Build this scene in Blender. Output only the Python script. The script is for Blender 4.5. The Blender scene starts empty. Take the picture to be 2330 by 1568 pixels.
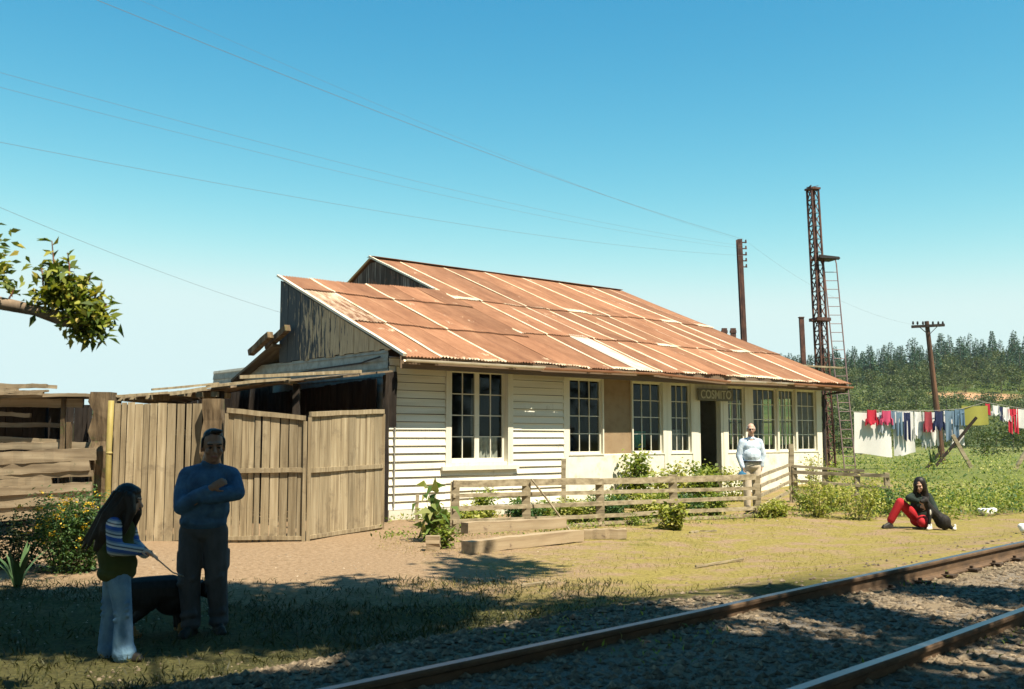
import bpy, bmesh, math, random
import numpy as np
from mathutils import Vector, Matrix, Quaternion
random.seed(7); RNG = np.random.default_rng(7)
SC = bpy.context.scene
COL = SC.collection
# ------------------------------------------------------------------ camera model (also used to measure real positions)
F = 2265.; PITCH = math.atan(213 / F); CZ = 1.69
cp, sp = math.cos(PITCH), math.sin(PITCH)
def ray(u, v):
    x = (u - 1165) / F; y = -(v - 784) / F
    return (x, cp - y * sp, sp + y * cp)
def atz(u, v, z):
    d = ray(u, v); t = (z - CZ) / d[2]; return Vector((d[0] * t, d[1] * t, z))
def atd(u, v, D):
    d = ray(u, v); t = D / d[1]; return Vector((d[0] * t, D, CZ + d[2] * t))
AF = math.atan((3920 - 1165) / F * cp)
HX = (math.sin(AF), math.cos(AF)); HN = (-HX[1], HX[0])       # house axes: along the facade, into the house
HC = atz(880, 1186, .1)
HROT = math.atan2(HX[1], HX[0])
def house(x, y, z):
    return Vector((HC[0] + x * HX[0] + y * HN[0], HC[1] + x * HX[1] + y * HN[1], z))
def hlocal(p):
    a, b = p[0] - HC[0], p[1] - HC[1]
    return Vector((a * HX[0] + b * HX[1], a * HN[0] + b * HN[1], p[2]))
S2 = math.sqrt(.5)
def smooth(a, b, x):
    t = min(1, max(0, (x - a) / (b - a))); return t * t * (3 - 2 * t)
def ground_z(x, y):
    L = (y - x) * S2; T = (x + y) * S2
    bed = (.345 - .085 * smooth(6.8, 10.5, T)) * smooth(-.6, 1.0, L) * (1 - smooth(4.9, 7.0, L))
    z = bed + .1 * smooth(8, 13, L)
    h = hlocal((x, y, 0))
    z += .15 * smooth(5, 15, h[0]) * smooth(9, 13, L)
    D = math.hypot(x, y)
    z += .42 * smooth(24, 36, D) * smooth(0, 9, x)
    if D < 60: z += .02 * math.sin(x * 1.7 + y * .6) * math.sin(y * 1.3 - x * .8) * smooth(5.5, 8, L)
    return z
# ------------------------------------------------------------------ mesh helpers
class MB:
    def __init__(s): s.v = []; s.f = []; s.m = []
    def add(s, vs, fs, mi=0):
        o = len(s.v); s.v += [tuple(p) for p in vs]
        s.f += [tuple(i + o for i in f) for f in fs]; s.m += [mi] * len(fs)
    def box(s, c, d, rz=0, mi=0):
        ca, sa = math.cos(rz), math.sin(rz); P = []
        for z in (-.5, .5):
            for x, y in ((-.5, -.5), (.5, -.5), (.5, .5), (-.5, .5)):
                a, b = x * d[0], y * d[1]
                P.append((c[0] + a * ca - b * sa, c[1] + a * sa + b * ca, c[2] + z * d[2]))
        s.add(P, [(3, 2, 1, 0), (4, 5, 6, 7), (0, 1, 5, 4), (1, 2, 6, 5), (2, 3, 7, 6), (3, 0, 4, 7)], mi)
    def span(s, x0, x1, y0, y1, z0, z1, mi=0):
        s.box(((x0 + x1) / 2, (y0 + y1) / 2, (z0 + z1) / 2), (abs(x1 - x0), abs(y1 - y0), abs(z1 - z0)), 0, mi)
    def bar(s, p0, p1, w, h, up=(0, 0, 1), seg=1, jit=0., mi=0, taper=1.):
        """rectangular bar from p0 to p1: width w sideways, height h along up; jit bends and roughens it"""
        p0, p1 = Vector(p0), Vector(p1); d = (p1 - p0).normalized(); up = Vector(up)
        if abs(d.dot(up)) > .98: up = Vector((0, 1, 0)) if abs(d.y) < .9 else Vector((1, 0, 0))
        sd = d.cross(up).normalized(); u = sd.cross(d).normalized(); V = []
        for i in range(seg + 1):
            t = i / seg; c = p0.lerp(p1, t)
            if jit: c = c + sd * random.uniform(-jit, jit) * .6 + u * random.uniform(-jit, jit) * .6
            k = 1 + (taper - 1) * t
            for a, b in ((-1, -1), (1, -1), (1, 1), (-1, 1)):
                V.append(c + sd * (a * w / 2 * k + (random.uniform(-jit, jit) * .35 if jit else 0)) + u * (b * h / 2 * k + (random.uniform(-jit, jit) * .35 if jit else 0)))
        fs = [(3, 2, 1, 0), tuple(4 * seg + i for i in range(4))]
        for i in range(seg):
            o = 4 * i
            for k in range(4):
                fs.append((o + k, o + (k + 1) % 4, o + 4 + (k + 1) % 4, o + 4 + k))
        s.add(V, fs, mi)
    def tube(s, pts, r, n=8, mi=0, cap=True):
        pts = [Vector(p) for p in pts]
        if not hasattr(r, '__len__'): r = [r] * len(pts)
        V = []; a0 = None
        for i, p in enumerate(pts):
            d = (pts[min(i + 1, len(pts) - 1)] - pts[max(i - 1, 0)]).normalized()
            if a0 is None:
                a0 = d.orthogonal().normalized()
            a0 = (a0 - d * a0.dot(d)).normalized(); b = d.cross(a0)
            for k in range(n):
                t = 2 * math.pi * k / n
                V.append(p + (a0 * math.cos(t) + b * math.sin(t)) * r[i])
        fs = []
        for i in range(len(pts) - 1):
            for k in range(n):
                fs.append((i * n + k, i * n + (k + 1) % n, (i + 1) * n + (k + 1) % n, (i + 1) * n + k))
        if cap:
            fs.append(tuple(range(n - 1, -1, -1))); fs.append(tuple((len(pts) - 1) * n + k for k in range(n)))
        s.add(V, fs, mi)
    def caps(s, p0, p1, r0, r1, n=12):
        """closed rounded cone"""
        p0, p1 = Vector(p0), Vector(p1); d = p1 - p0
        L = d.length or 1e-6; d = d / L
        pts = []; rs = []
        for a in (-80, -55, -28): pts.append(p0 + d * (r0 * math.sin(math.radians(a)))); rs.append(r0 * math.cos(math.radians(a)))
        for t in (0, .5, 1): pts.append(p0.lerp(p1, t)); rs.append(r0 + (r1 - r0) * t)
        for a in (28, 55, 80): pts.append(p1 + d * (r1 * math.sin(math.radians(a)))); rs.append(r1 * math.cos(math.radians(a)))
        a0 = d.orthogonal().normalized(); b = d.cross(a0); V = []
        for p, r in zip(pts, rs):
            for k in range(n):
                t = 2 * math.pi * k / n; V.append(p + (a0 * math.cos(t) + b * math.sin(t)) * r)
        m = len(pts); fs = []
        for i in range(m - 1):
            for k in range(n): fs.append((i * n + k, i * n + (k + 1) % n, (i + 1) * n + (k + 1) % n, (i + 1) * n + k))
        fs.append(tuple(range(n - 1, -1, -1))); fs.append(tuple((m - 1) * n + k for k in range(n)))
        s.add(V, fs)
    def ell(s, c, r, rot=None, n=14, m=9):
        V = []; R = rot or Matrix.Identity(3)
        for i in range(1, m):
            a = math.pi * i / m
            for k in range(n):
                t = 2 * math.pi * k / n
                V.append(Vector(c) + R @ Vector((r[0] * math.sin(a) * math.cos(t), r[1] * math.sin(a) * math.sin(t), r[2] * math.cos(a))))
        V.append(Vector(c) + R @ Vector((0, 0, r[2]))); V.append(Vector(c) + R @ Vector((0, 0, -r[2])))
        fs = []; q = (m - 1) * n
        for i in range(m - 2):
            for k in range(n): fs.append((i * n + k, (i + 1) * n + k, (i + 1) * n + (k + 1) % n, i * n + (k + 1) % n))
        for k in range(n):
            fs.append((q, k, (k + 1) % n)); fs.append((q + 1, (m - 2) * n + (k + 1) % n, (m - 2) * n + k))
        s.add(V, fs)
    def mesh(s, name):
        me = bpy.data.meshes.new(name); me.from_pydata(s.v, [], s.f); me.update(); return me
    def build(s, name, mat, parent=None, smooth=False, loc=None):
        me = s.mesh(name)
        mats = mat if isinstance(mat, (list, tuple)) else [mat]
        for m in mats: me.materials.append(m)
        if len(mats) > 1: me.polygons.foreach_set('material_index', s.m)
        if smooth: me.polygons.foreach_set('use_smooth', [True] * len(me.polygons))
        return link(name, me, parent, loc)
def link(name, me, parent=None, loc=None):
    o = bpy.data.objects.new(name, me); COL.objects.link(o)
    if parent is not None: o.parent = parent
    if loc is not None: o.location = loc
    return o
def tag(o, label=None, cat=None, group=None, kind=None):
    if label: o['label'] = label
    if cat: o['category'] = cat
    if group: o['group'] = group
    if kind: o['kind'] = kind
    return o
def thing(name, loc, rz, label, cat, group=None):
    o = bpy.data.objects.new(name, None); COL.objects.link(o)
    o.location = loc; o.rotation_euler = (0, 0, rz); o.empty_display_size = .1
    return tag(o, label, cat, group)
def copy_tree(o, parent=None):
    c = o.copy(); COL.objects.link(c)
    if parent is not None: c.parent = parent
    for ch in o.children: copy_tree(ch, c)
    return c
def remesh(mb, name, mat, parent, voxel=.014, it=6, loc=None, fac=.5):
    """one continuous surface out of overlapping closed shapes"""
    me = mb.mesh(name); o = bpy.data.objects.new(name, me); COL.objects.link(o)
    m = o.modifiers.new('r', 'REMESH'); m.mode = 'VOXEL'; m.voxel_size = voxel
    if it:
        sm = o.modifiers.new('s', 'SMOOTH'); sm.factor = fac; sm.iterations = it
    dg = bpy.context.evaluated_depsgraph_get(); dg.update()
    me2 = bpy.data.meshes.new_from_object(o.evaluated_get(dg))
    o.modifiers.clear(); o.data = me2; me2.name = name; bpy.data.meshes.remove(me)
    me2.materials.clear(); me2.materials.append(mat)
    me2.polygons.foreach_set('use_smooth', [True] * len(me2.polygons))
    if parent is not None: o.parent = parent
    if loc is not None: o.location = loc
    return o
def leafmesh(name, P, Dir, size, mat, parent=None, width=.45, droop=.25, flat=None, loc=None):
    """many small leaf-shaped faces: P centres (n,3), Dir directions, size lengths"""
    n = len(P); P = np.asarray(P, float); Dir = np.asarray(Dir, float)
    Dir = Dir / (np.linalg.norm(Dir, axis=1, keepdims=True) + 1e-9)
    size = np.broadcast_to(np.asarray(size, float), (n,))[:, None]
    up = RNG.normal(size=(n, 3)) * (.6 if flat is None else flat) + np.array([0, 0, 1.])
    sd = np.cross(Dir, up); sd /= np.linalg.norm(sd, axis=1, keepdims=True) + 1e-9
    nr = np.cross(sd, Dir)
    a = P; b = P + Dir * size * .45 + sd * size * width * .5 + nr * size * droop * .3
    c = P + Dir * size - nr * size * droop; d = P + Dir * size * .45 - sd * size * width * .5 + nr * size * droop * .3
    V = np.stack([a, b, c, d], 1).reshape(-1, 3)
    me = bpy.data.meshes.new(name)
    me.vertices.add(4 * n); me.vertices.foreach_set('co', V.ravel())
    me.loops.add(4 * n); me.loops.foreach_set('vertex_index', np.arange(4 * n))
    me.polygons.add(n); me.polygons.foreach_set('loop_start', np.arange(0, 4 * n, 4)); me.polygons.foreach_set('loop_total', np.full(n, 4))
    me.update(calc_edges=True); me.materials.append(mat)
    return link(name, me, parent, loc)
def rdir(n, up=.3):
    d = RNG.normal(size=(n, 3)); d[:, 2] += up; return d
# ------------------------------------------------------------------ materials
MATS = {}
def nodes(name):
    m = bpy.data.materials.new(name); m.use_nodes = True; nt = m.node_tree
    return m, nt, nt.nodes['Principled BSDF'], nt.nodes.new, nt.links.new
def ramp(nt, stops, interp='LINEAR'):
    r = nt.nodes.new('ShaderNodeValToRGB'); cr = r.color_ramp; cr.interpolation = interp
    while len(cr.elements) < len(stops): cr.elements.new(.5)
    for e, (p, c) in zip(cr.elements, stops):
        e.position = p; e.color = (c[0], c[1], c[2], 1) if hasattr(c, '__len__') else (c, c, c, 1)
    return r
def coords(nt, scale=(1, 1, 1), space='Object'):
    t = nt.nodes.new('ShaderNodeTexCoord'); mp = nt.nodes.new('ShaderNodeMapping'); mp.inputs['Scale'].default_value = scale
    nt.links.new(t.outputs[space], mp.inputs['Vector']); return mp.outputs['Vector']
def noise(nt, vec, scale, detail=4, rough=.6):
    n = nt.nodes.new('ShaderNodeTexNoise'); n.inputs['Scale'].default_value = scale; n.inputs['Detail'].default_value = detail
    n.inputs['Roughness'].default_value = rough; nt.links.new(vec, n.inputs['Vector']); return n.outputs['Fac']
def mixc(nt, a, b, fac, mode='MIX'):
    x = nt.nodes.new('ShaderNodeMix'); x.data_type = 'RGBA'; x.blend_type = mode
    for sock, val in ((x.inputs['Factor'], fac), (x.inputs[6], a), (x.inputs[7], b)):
        if hasattr(val, 'is_output'): nt.links.new(val, sock)
        elif hasattr(val, '__len__'): sock.default_value = (val[0], val[1], val[2], 1)
        else: sock.default_value = val
    return x.outputs[2]
def math_(nt, op, a, b=0.):
    x = nt.nodes.new('ShaderNodeMath'); x.operation = op
    for i, v in enumerate((a, b)):
        if hasattr(v, 'is_output'): nt.links.new(v, x.inputs[i])
        else: x.inputs[i].default_value = v
    return x.outputs[0]
def bump(nt, h, bs, strength=.3, dist=.01):
    b = nt.nodes.new('ShaderNodeBump'); b.inputs['Strength'].default_value = strength; b.inputs['Distance'].default_value = dist
    nt.links.new(h, b.inputs['Height']); nt.links.new(b.outputs['Normal'], bs.inputs['Normal'])
def surf(name, cols, sc=6, stretch=(1, 1, 1), rough=.8, isl=.0, bmp=.3, dist=.01, detail=5, stain=None, metal=0., spec=.3):
    """colour ramp over stretched noise, optional per-piece brightness and stains"""
    if name in MATS: return MATS[name]
    m, nt, bs, N, Lk = nodes(name)
    vec = coords(nt, stretch); f = noise(nt, vec, sc, detail)
    k = len(cols); r = ramp(nt, [(.3 + .4 * i / max(1, k - 1), c) for i, c in enumerate(cols)]); Lk(f, r.inputs[0])
    c = r.outputs[0]
    if isl:
        g = N('ShaderNodeNewGeometry'); rr = ramp(nt, [(0, 1 - isl), (1, 1 + isl * .6)]); Lk(g.outputs['Random Per Island'], rr.inputs[0])
        c = mixc(nt, c, rr.outputs[0], 1., 'MULTIPLY')
    if stain:
        col, ssc, lo, hi = stain[:4]; f2 = noise(nt, coords(nt, (1, 1, .5) if len(stain) > 4 else (1, 1, 1)), ssc, 6, .75)
        r2 = ramp(nt, [(lo, 0.), (hi, 1.)]); Lk(f2, r2.inputs[0]); c = mixc(nt, c, col, r2.outputs[0])
    Lk(c, bs.inputs['Base Color']); bs.inputs['Roughness'].default_value = rough; bs.inputs['Metallic'].default_value = metal
    bs.inputs['Specular IOR Level'].default_value = spec
    if bmp: bump(nt, f, bs, bmp, dist)
    MATS[name] = m; return m
def leafmat(name, cols, trans=.35):
    if name in MATS: return MATS[name]
    m = bpy.data.materials.new(name); m.use_nodes = True; nt = m.node_tree; nt.nodes.clear(); N = nt.nodes.new; Lk = nt.links.new
    g = N('ShaderNodeNewGeometry'); k = len(cols)
    r = ramp(nt, [(i / max(1, k - 1), c) for i, c in enumerate(cols)]); Lk(g.outputs['Random Per Island'], r.inputs[0])
    d = N('ShaderNodeBsdfPrincipled'); d.inputs['Roughness'].default_value = .55; d.inputs['Specular IOR Level'].default_value = .3
    t = N('ShaderNodeBsdfTranslucent'); mx = N('ShaderNodeMixShader'); mx.inputs[0].default_value = trans
    Lk(r.outputs[0], d.inputs['Base Color']); Lk(mixc(nt, r.outputs[0], (1.1, 1.2, .5), 1., 'MULTIPLY'), t.inputs['Color'])
    o = N('ShaderNodeOutputMaterial'); Lk(d.outputs[0], mx.inputs[1]); Lk(t.outputs[0], mx.inputs[2]); Lk(mx.outputs[0], o.inputs['Surface'])
    MATS[name] = m; return m
V3 = (1, 1, .06); H3 = (.06, 1, 1)                   # grain upright, grain along local x
M_gate = surf('gate boards', [(.18, .135, .082), (.31, .245, .155), (.42, .345, .235)], 16, V3, .85, .28, .4, .008, stain=((.17, .13, .085), 2.2, .54, .72))
M_rail = surf('grey fence wood', [(.15, .12, .08), (.31, .255, .17), (.43, .365, .26)], 12, H3, .9, .25, .6, .006)
M_beam = surf('sawn beam', [(.23, .165, .105), (.35, .265, .17), (.42, .33, .22)], 12, H3, .9, .15, .4, .008, stain=((.12, .08, .06), 4, .6, .72))
M_post = surf('rotten post', [(.05, .034, .02), (.14, .098, .058), (.26, .19, .115)], 10, (1, 1, .15), .95, .1, .9, .03, stain=((.07, .1, .03), 5, .55, .7))
M_slab = surf('slab wood', [(.15, .11, .072), (.28, .218, .145), (.41, .33, .23)], 9, H3, .9, .25, .5, .012, stain=((.12, .12, .07), 5, .6, .75))
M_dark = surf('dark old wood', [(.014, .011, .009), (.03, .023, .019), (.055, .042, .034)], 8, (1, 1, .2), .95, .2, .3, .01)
M_white = surf('white painted wood', [(.66, .615, .50), (.79, .755, .65), (.82, .79, .70)], 6, H3, .7, .07, .2, .006, stain=((.42, .36, .26), 3.2, .6, .74, 1))
M_frame = surf('cream window wood', [(.62, .59, .49), (.72, .69, .59), (.76, .73, .64)], 9, V3, .7, .08, .15, .004, stain=((.36, .3, .22), 10, .62, .78))
M_low = surf('whitewashed panel', [(.68, .64, .53), (.78, .74, .64), (.82, .79, .70)], 3, (1, 1, 1), .8, .0, .3, .008, stain=((.45, .38, .27), 2.2, .52, .74))
M_brown = surf('brown board', [(.25, .17, .10), (.31, .215, .13), (.34, .245, .15)], 3, (1, 1, 1), .8, 0, .1, .004)
M_metal = surf('rusty steel', [(.045, .024, .022), (.085, .042, .034), (.16, .075, .05)], 9, (1, 1, .4), .75, .1, .3, .004)
M_gut = surf('gutter steel', [(.30, .12, .07), (.42, .2, .12), (.5, .36, .25)], 3, (.4, 1, 1), .7, .1, .2, .004)
M_black = surf('black iron', [(.02, .02, .022), (.04, .035, .035)], 9, (1, 1, 1), .7, 0, .2)
M_zinc = surf('pale zinc sheet', [(.36, .25, .16), (.56, .48, .39), (.64, .58, .5)], 2.2, (1, .25, 1), .6, 0, .1)
M_wire = surf('cable', [(.16, .17, .18), (.2, .21, .22)], 5, (1, 1, 1), .7, 0, 0)
# ------------------------------------------------------------------ world, sun, camera
SUN_L = Vector((-.03, .65, -1.15))
sd = Vector((SUN_L.x * HX[0] + SUN_L.y * HN[0], SUN_L.x * HX[1] + SUN_L.y * HN[1], SUN_L.z)).normalized()
SUN_EL = math.asin(-sd.z); SUN_AZ = math.atan2(-sd.x, -sd.y)
W = bpy.data.worlds.new('World'); SC.world = W; W.use_nodes = True
nt = W.node_tree; bg = nt.nodes['Background']; sky = nt.nodes.new('ShaderNodeTexSky'); sky.sky_type = 'NISHITA'
sky.sun_disc = False; sky.sun_elevation = SUN_EL; sky.sun_rotation = SUN_AZ
sky.air_density = 1.0; sky.dust_density = 0.; sky.ozone_density = 1.; sky.altitude = 50
# the film's response to the clear sky: deeper blue overhead, paler toward the horizon, never brighter than white
ss = nt.nodes.new('ShaderNodeSeparateColor'); sc_ = nt.nodes.new('ShaderNodeCombineColor'); nt.links.new(sky.outputs[0], ss.inputs[0])
for i_, (a_, g_, m_) in enumerate(((.225, 2.4, 4.35), (.93, 1.2, 5.6), (1.5, .75, 5.7))):
    q_ = math_(nt, 'SMOOTH_MIN', math_(nt, 'MULTIPLY', math_(nt, 'POWER', ss.outputs[i_], g_), a_), m_); q_.node.inputs[2].default_value = 2.2; nt.links.new(q_, sc_.inputs[i_])
nt.links.new(sc_.outputs[0], bg.inputs['Color']); bg.inputs['Strength'].default_value = .083
sl = bpy.data.lights.new('sun', 'SUN'); sl.energy = 5.; sl.angle = math.radians(.5); sl.color = (1, .9, .7)
so = bpy.data.objects.new('sun', sl); COL.objects.link(so); so.rotation_euler = sd.to_track_quat('-Z', 'Y').to_euler(); so.location = (20, -20, 40)
cd = bpy.data.cameras.new('camera'); co = bpy.data.objects.new('camera', cd); COL.objects.link(co); SC.camera = co
cd.sensor_width = 36; cd.lens = F / 2330 * 36; cd.clip_end = 3000; cd.clip_start = .05
co.location = (0, 0, CZ); co.rotation_euler = (math.pi / 2 + PITCH, 0, 0)
cd.dof.use_dof = True; cd.dof.focus_distance = 21; cd.dof.aperture_fstop = 4.5
SC.view_settings.view_transform = 'Standard'; SC.view_settings.look = 'None'; SC.view_settings.gamma = 1; SC.view_settings.exposure = 1.0
SC.cycles.use_denoising = True; SC.cycles.max_bounces = 6; SC.cycles.transparent_max_bounces = 12
SC.cycles.diffuse_bounces = 3; SC.cycles.caustics_reflective = False; SC.cycles.caustics_refractive = False
# ------------------------------------------------------------------ ground
def axis(lo, hi, n, c, k):
    a, b = math.asinh((lo - c) / k), math.asinh((hi - c) / k)
    return [c + k * math.sinh(a + (b - a) * i / n) for i in range(n + 1)]
gx = axis(-700, 700, 170, 0, 12); gy = axis(-60, 1500, 190, 8, 10)
g = MB(); g.v = [(x, y, ground_z(x, y)) for y in gy for x in gx]
w = len(gx); g.f = [(j * w + i, j * w + i + 1, (j + 1) * w + i + 1, (j + 1) * w + i) for j in range(len(gy) - 1) for i in range(w - 1)]; g.m = [0] * len(g.f)
def ground_mat():
    m, nt, bs, N, Lk = nodes('ground')
    t = N('ShaderNodeTexCoord'); P = t.outputs['Object']
    n1 = noise(nt, P, .35, 5, .6); n2 = noise(nt, P, 1.6, 6, .65); n3 = noise(nt, P, 18, 5, .7); n4 = noise(nt, P, 70, 3, .7)
    def ax(vx, vy):
        d = N('ShaderNodeVectorMath'); d.operation = 'DOT_PRODUCT'; Lk(P, d.inputs[0]); d.inputs[1].default_value = (vx, vy, 0); return d.outputs['Value']
    Lc = ax(-S2, S2); X = ax(1, 0); Y = ax(0, 1)
    def rng(v, a, b, wob=None, amp=0):
        if wob is not None: v = math_(nt, 'ADD', v, math_(nt, 'MULTIPLY', math_(nt, 'SUBTRACT', wob, .5), amp))
        r = N('ShaderNodeMapRange'); r.interpolation_type = 'SMOOTHSTEP'; Lk(v, r.inputs[0]); r.inputs[1].default_value = a; r.inputs[2].default_value = b; return r.outputs[0]
    dirt = ramp(nt, [(.25, (.16, .108, .064)), (.5, (.285, .198, .124)), (.72, (.36, .262, .172))]); Lk(n3, dirt.inputs[0])
    dry = ramp(nt, [(.28, (.14, .115, .035)), (.5, (.255, .207, .062)), (.72, (.34, .285, .105))]); Lk(n3, dry.inputs[0])
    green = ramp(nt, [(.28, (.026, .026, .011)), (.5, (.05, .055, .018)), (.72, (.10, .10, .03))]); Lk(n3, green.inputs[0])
    field = ramp(nt, [(.3, (.09, .12, .035)), (.5, (.15, .165, .05)), (.7, (.27, .22, .10))]); Lk(noise(nt, coords(nt, (.25, 1.2, 1)), .25, 5), field.inputs[0])
    gravel = ramp(nt, [(.25, (.07, .06, .055)), (.5, (.20, .17, .14)), (.75, (.34, .29, .24))]); Lk(n4, gravel.inputs[0])
    # bare trodden earth before the gates, thin dry grass along the line, green where it is left alone, coloured dark to deepen the tree shade
    gmask = rng(math_(nt, 'ADD', X, math_(nt, 'MULTIPLY', n2, 3.)), .4, 3.6, n1, 5)
    c = mixc(nt, dirt.outputs[0], dry.outputs[0], math_(nt, 'MULTIPLY', gmask, rng(n2, .36, .56)))
    gr = math_(nt, 'MULTIPLY', rng(math_(nt, 'SUBTRACT', 11.0, Y), -1., 1.6, n2, 3), rng(n1, .25, .5))  # near band where the darkened green deepens the tree shade
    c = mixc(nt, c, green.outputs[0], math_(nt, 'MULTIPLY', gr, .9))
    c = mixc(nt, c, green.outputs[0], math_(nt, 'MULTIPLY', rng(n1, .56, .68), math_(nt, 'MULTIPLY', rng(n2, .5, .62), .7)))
    far = rng(Y, 24, 34, n2, 8)
    far = math_(nt, 'MAXIMUM', far, math_(nt, 'MULTIPLY', rng(X, 9.5, 11.5, n2, 2), rng(Lc, 7.5, 9, n2, 1.5)))
    c = mixc(nt, c, field.outputs[0], far)
    Tc = ax(S2, S2); Lc2 = math_(nt, 'ADD', Lc, math_(nt, 'MULTIPLY', rng(Tc, 6.2, 8.6), 1.05))
    bed = math_(nt, 'MULTIPLY', rng(Lc, -.4, .6, n2, 1.5), rng(math_(nt, 'MULTIPLY', Lc2, -1.), -5.7, -4.8, n2, 2.2))
    c = mixc(nt, c, mixc(nt, gravel.outputs[0], (.24, .185, .125), rng(n2, .45, .62)), bed)
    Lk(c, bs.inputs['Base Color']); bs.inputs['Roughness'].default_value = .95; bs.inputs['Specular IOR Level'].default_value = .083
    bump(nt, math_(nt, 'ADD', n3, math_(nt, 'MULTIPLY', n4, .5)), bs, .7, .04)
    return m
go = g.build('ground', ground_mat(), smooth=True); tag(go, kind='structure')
# ------------------------------------------------------------------ station house (local x along the facade, y into the house)
HL = 14.64; ZF = .0
base = Vector((HC[0], HC[1], 0))
B = thing('station_building', base, HROT, 'long white weatherboard station house with rusty corrugated iron roof', 'building')
def hw(x0, x1, z0, z1, y=0., step=.155, tilt=.016):
    return [(x0, x1, z0, z1, y, step, tilt)]
def siding(mb, x0, x1, z0, z1, y=0., step=.155):
    z = z0
    while z < z1 - .01:
        h = min(step, z1 - z); j = random.uniform(-.004, .004); gp0, gp1 = random.uniform(.006, .017), random.uniform(.006, .017)
        mb.add([(x0, y - .036 + j, z + gp0), (x1, y - .036 + random.uniform(-.004, .004), z + gp1), (x1, y - .004, z + h), (x0, y - .004, z + h),
                (x0, y + .012, z + gp0), (x1, y + .012, z + gp1)], [(0, 1, 2, 3), (0, 4, 5, 1)]); z += step
ROOFS = .408; ZE = 3.235; EO = -.65
def rz_(y): return ZE + ROOFS * (y - EO)
# front wall of lapped boards round the first window
w = MB()
siding(w, 0, 1.36, .3, 3.28); siding(w, 3.12, 4.62, .3, 3.28); siding(w, 1.36, 3.12, .3, 1.1)
siding(w, 1.36, 3.12, 3.1, 3.28)
w.build('weatherboard_wall', M_white, B)
w = MB(); w.span(0.0, 1.36, .014, .03, .3, 3.28); w.span(3.12, 4.6, .014, .03, .3, 3.28); w.span(1.36, 3.12, .014, .03, .3, 1.1); w.build('wall_backing', M_dark, B)
w = MB()   # plain boarded and plastered lower wall below the row of windows
w.span(4.72, 9.2, -.012, .10, .25, 1.3); w.span(10.2, HL - .08, -.012, .10, .25, 1.3)
w.span(5.90, 6.80, .02, .08, 1.3, 1.33)
w.build('lower_wall', M_low, B)
w = MB(); w.span(.02, 9.2, -.035, .2, -.3, .3); w.span(10.2, HL, -.035, .2, -.3, .25); w.build('foundation', surf('plinth', [(.5, .47, .40), (.68, .65, .57)], 2, (1, 1, 1), .9, 0, .3, .01, stain=((.2, .2, .12), 3, .55, .75)), B)
w = MB(); w.span(5.86, 6.80, .02, .05, 1.33, 3.12); w.build('wall_panel', M_brown, B)['label'] = 'plain brown board closing one window bay'
# white posts between the window bays and the head beam
for x0, x1 in ((4.60, 4.74), (7.93, 8.15), (8.98, 9.2), (10.2, 10.36), (11.16, 11.42), (HL - .2, HL)):
    w = MB(); w.span(x0, x1, -.03, .11, .27, 3.08); w.build('wall_post', M_frame, B)
w = MB(); w.span(4.60, HL, -.02, .12, 3.08, 3.3); w.build('head_beam', M_frame, B)
def glassmat():
    m = bpy.data.materials.new('window glass'); m.use_nodes = True; nt = m.node_tree; nt.nodes.clear(); N = nt.nodes.new
    lw = N('ShaderNodeLayerWeight'); lw.inputs[0].default_value = .5; gl = N('ShaderNodeBsdfGlossy'); gl.inputs['Roughness'].default_value = .04; gl.inputs['Color'].default_value = (.42, .46, .45, 1)
    tr = N('ShaderNodeBsdfTransparent'); tr.inputs['Color'].default_value = (.72, .76, .72, 1); mx = N('ShaderNodeMixShader'); o = N('ShaderNodeOutputMaterial')
    nt.links.new(math_(nt, 'ADD', math_(nt, 'MULTIPLY', math_(nt, 'POWER', lw.outputs['Facing'], 4.), .6), .05), mx.inputs[0]); nt.links.new(tr.outputs[0], mx.inputs[1]); nt.links.new(gl.outputs[0], mx.inputs[2]); nt.links.new(mx.outputs[0], o.inputs['Surface'])
    bv = N('ShaderNodeTexNoise'); bv.inputs['Scale'].default_value = 3; bp = N('ShaderNodeBump'); bp.inputs['Strength'].default_value = .08; nt.links.new(bv.outputs[0], bp.inputs['Height']); nt.links.new(bp.outputs[0], gl.inputs['Normal'])
    return m
M_glass = glassmat()
def sash(par, x0, x1, z0, z1, cols, rows, y, st=.045, bw=.02, skip=()):
    """one glazed sash: stiles and rails with bars, panes behind"""
    s = MB()
    s.span(x0, x0 + st, y, y + .04, z0, z1); s.span(x1 - st, x1, y, y + .04, z0, z1)
    s.span(x0 + st, x1 - st, y, y + .04, z1 - st, z1); s.span(x0 + st, x1 - st, y, y + .04, z0, z0 + st * 1.3)
    a0, a1, b0, b1 = x0 + st, x1 - st, z0 + st * 1.3, z1 - st
    for i in range(1, cols):
        x = a0 + (a1 - a0) * i / cols; s.span(x - bw / 2, x + bw / 2, y + .006, y + .034, b0, b1)
    for j in range(1, rows):
        z = b0 + (b1 - b0) * j / rows
        for i in range(cols):
            xa = a0 + (a1 - a0) * i / cols + (bw / 2 if i else 0); xb = a0 + (a1 - a0) * (i + 1) / cols - (bw / 2 if i < cols - 1 else 0)
            s.span(xa, xb, y + .006, y + .034, z - bw / 2, z + bw / 2)
    so = s.build('sash', M_frame, par)
    p = MB()
    p.add([(a0, y + .022, b0), (a1, y + .022, b0), (a1, y + .022, b1), (a0, y + .022, b1)], [(0, 1, 2, 3)])
    p.build('pane', M_glass, par)
    return so
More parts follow.
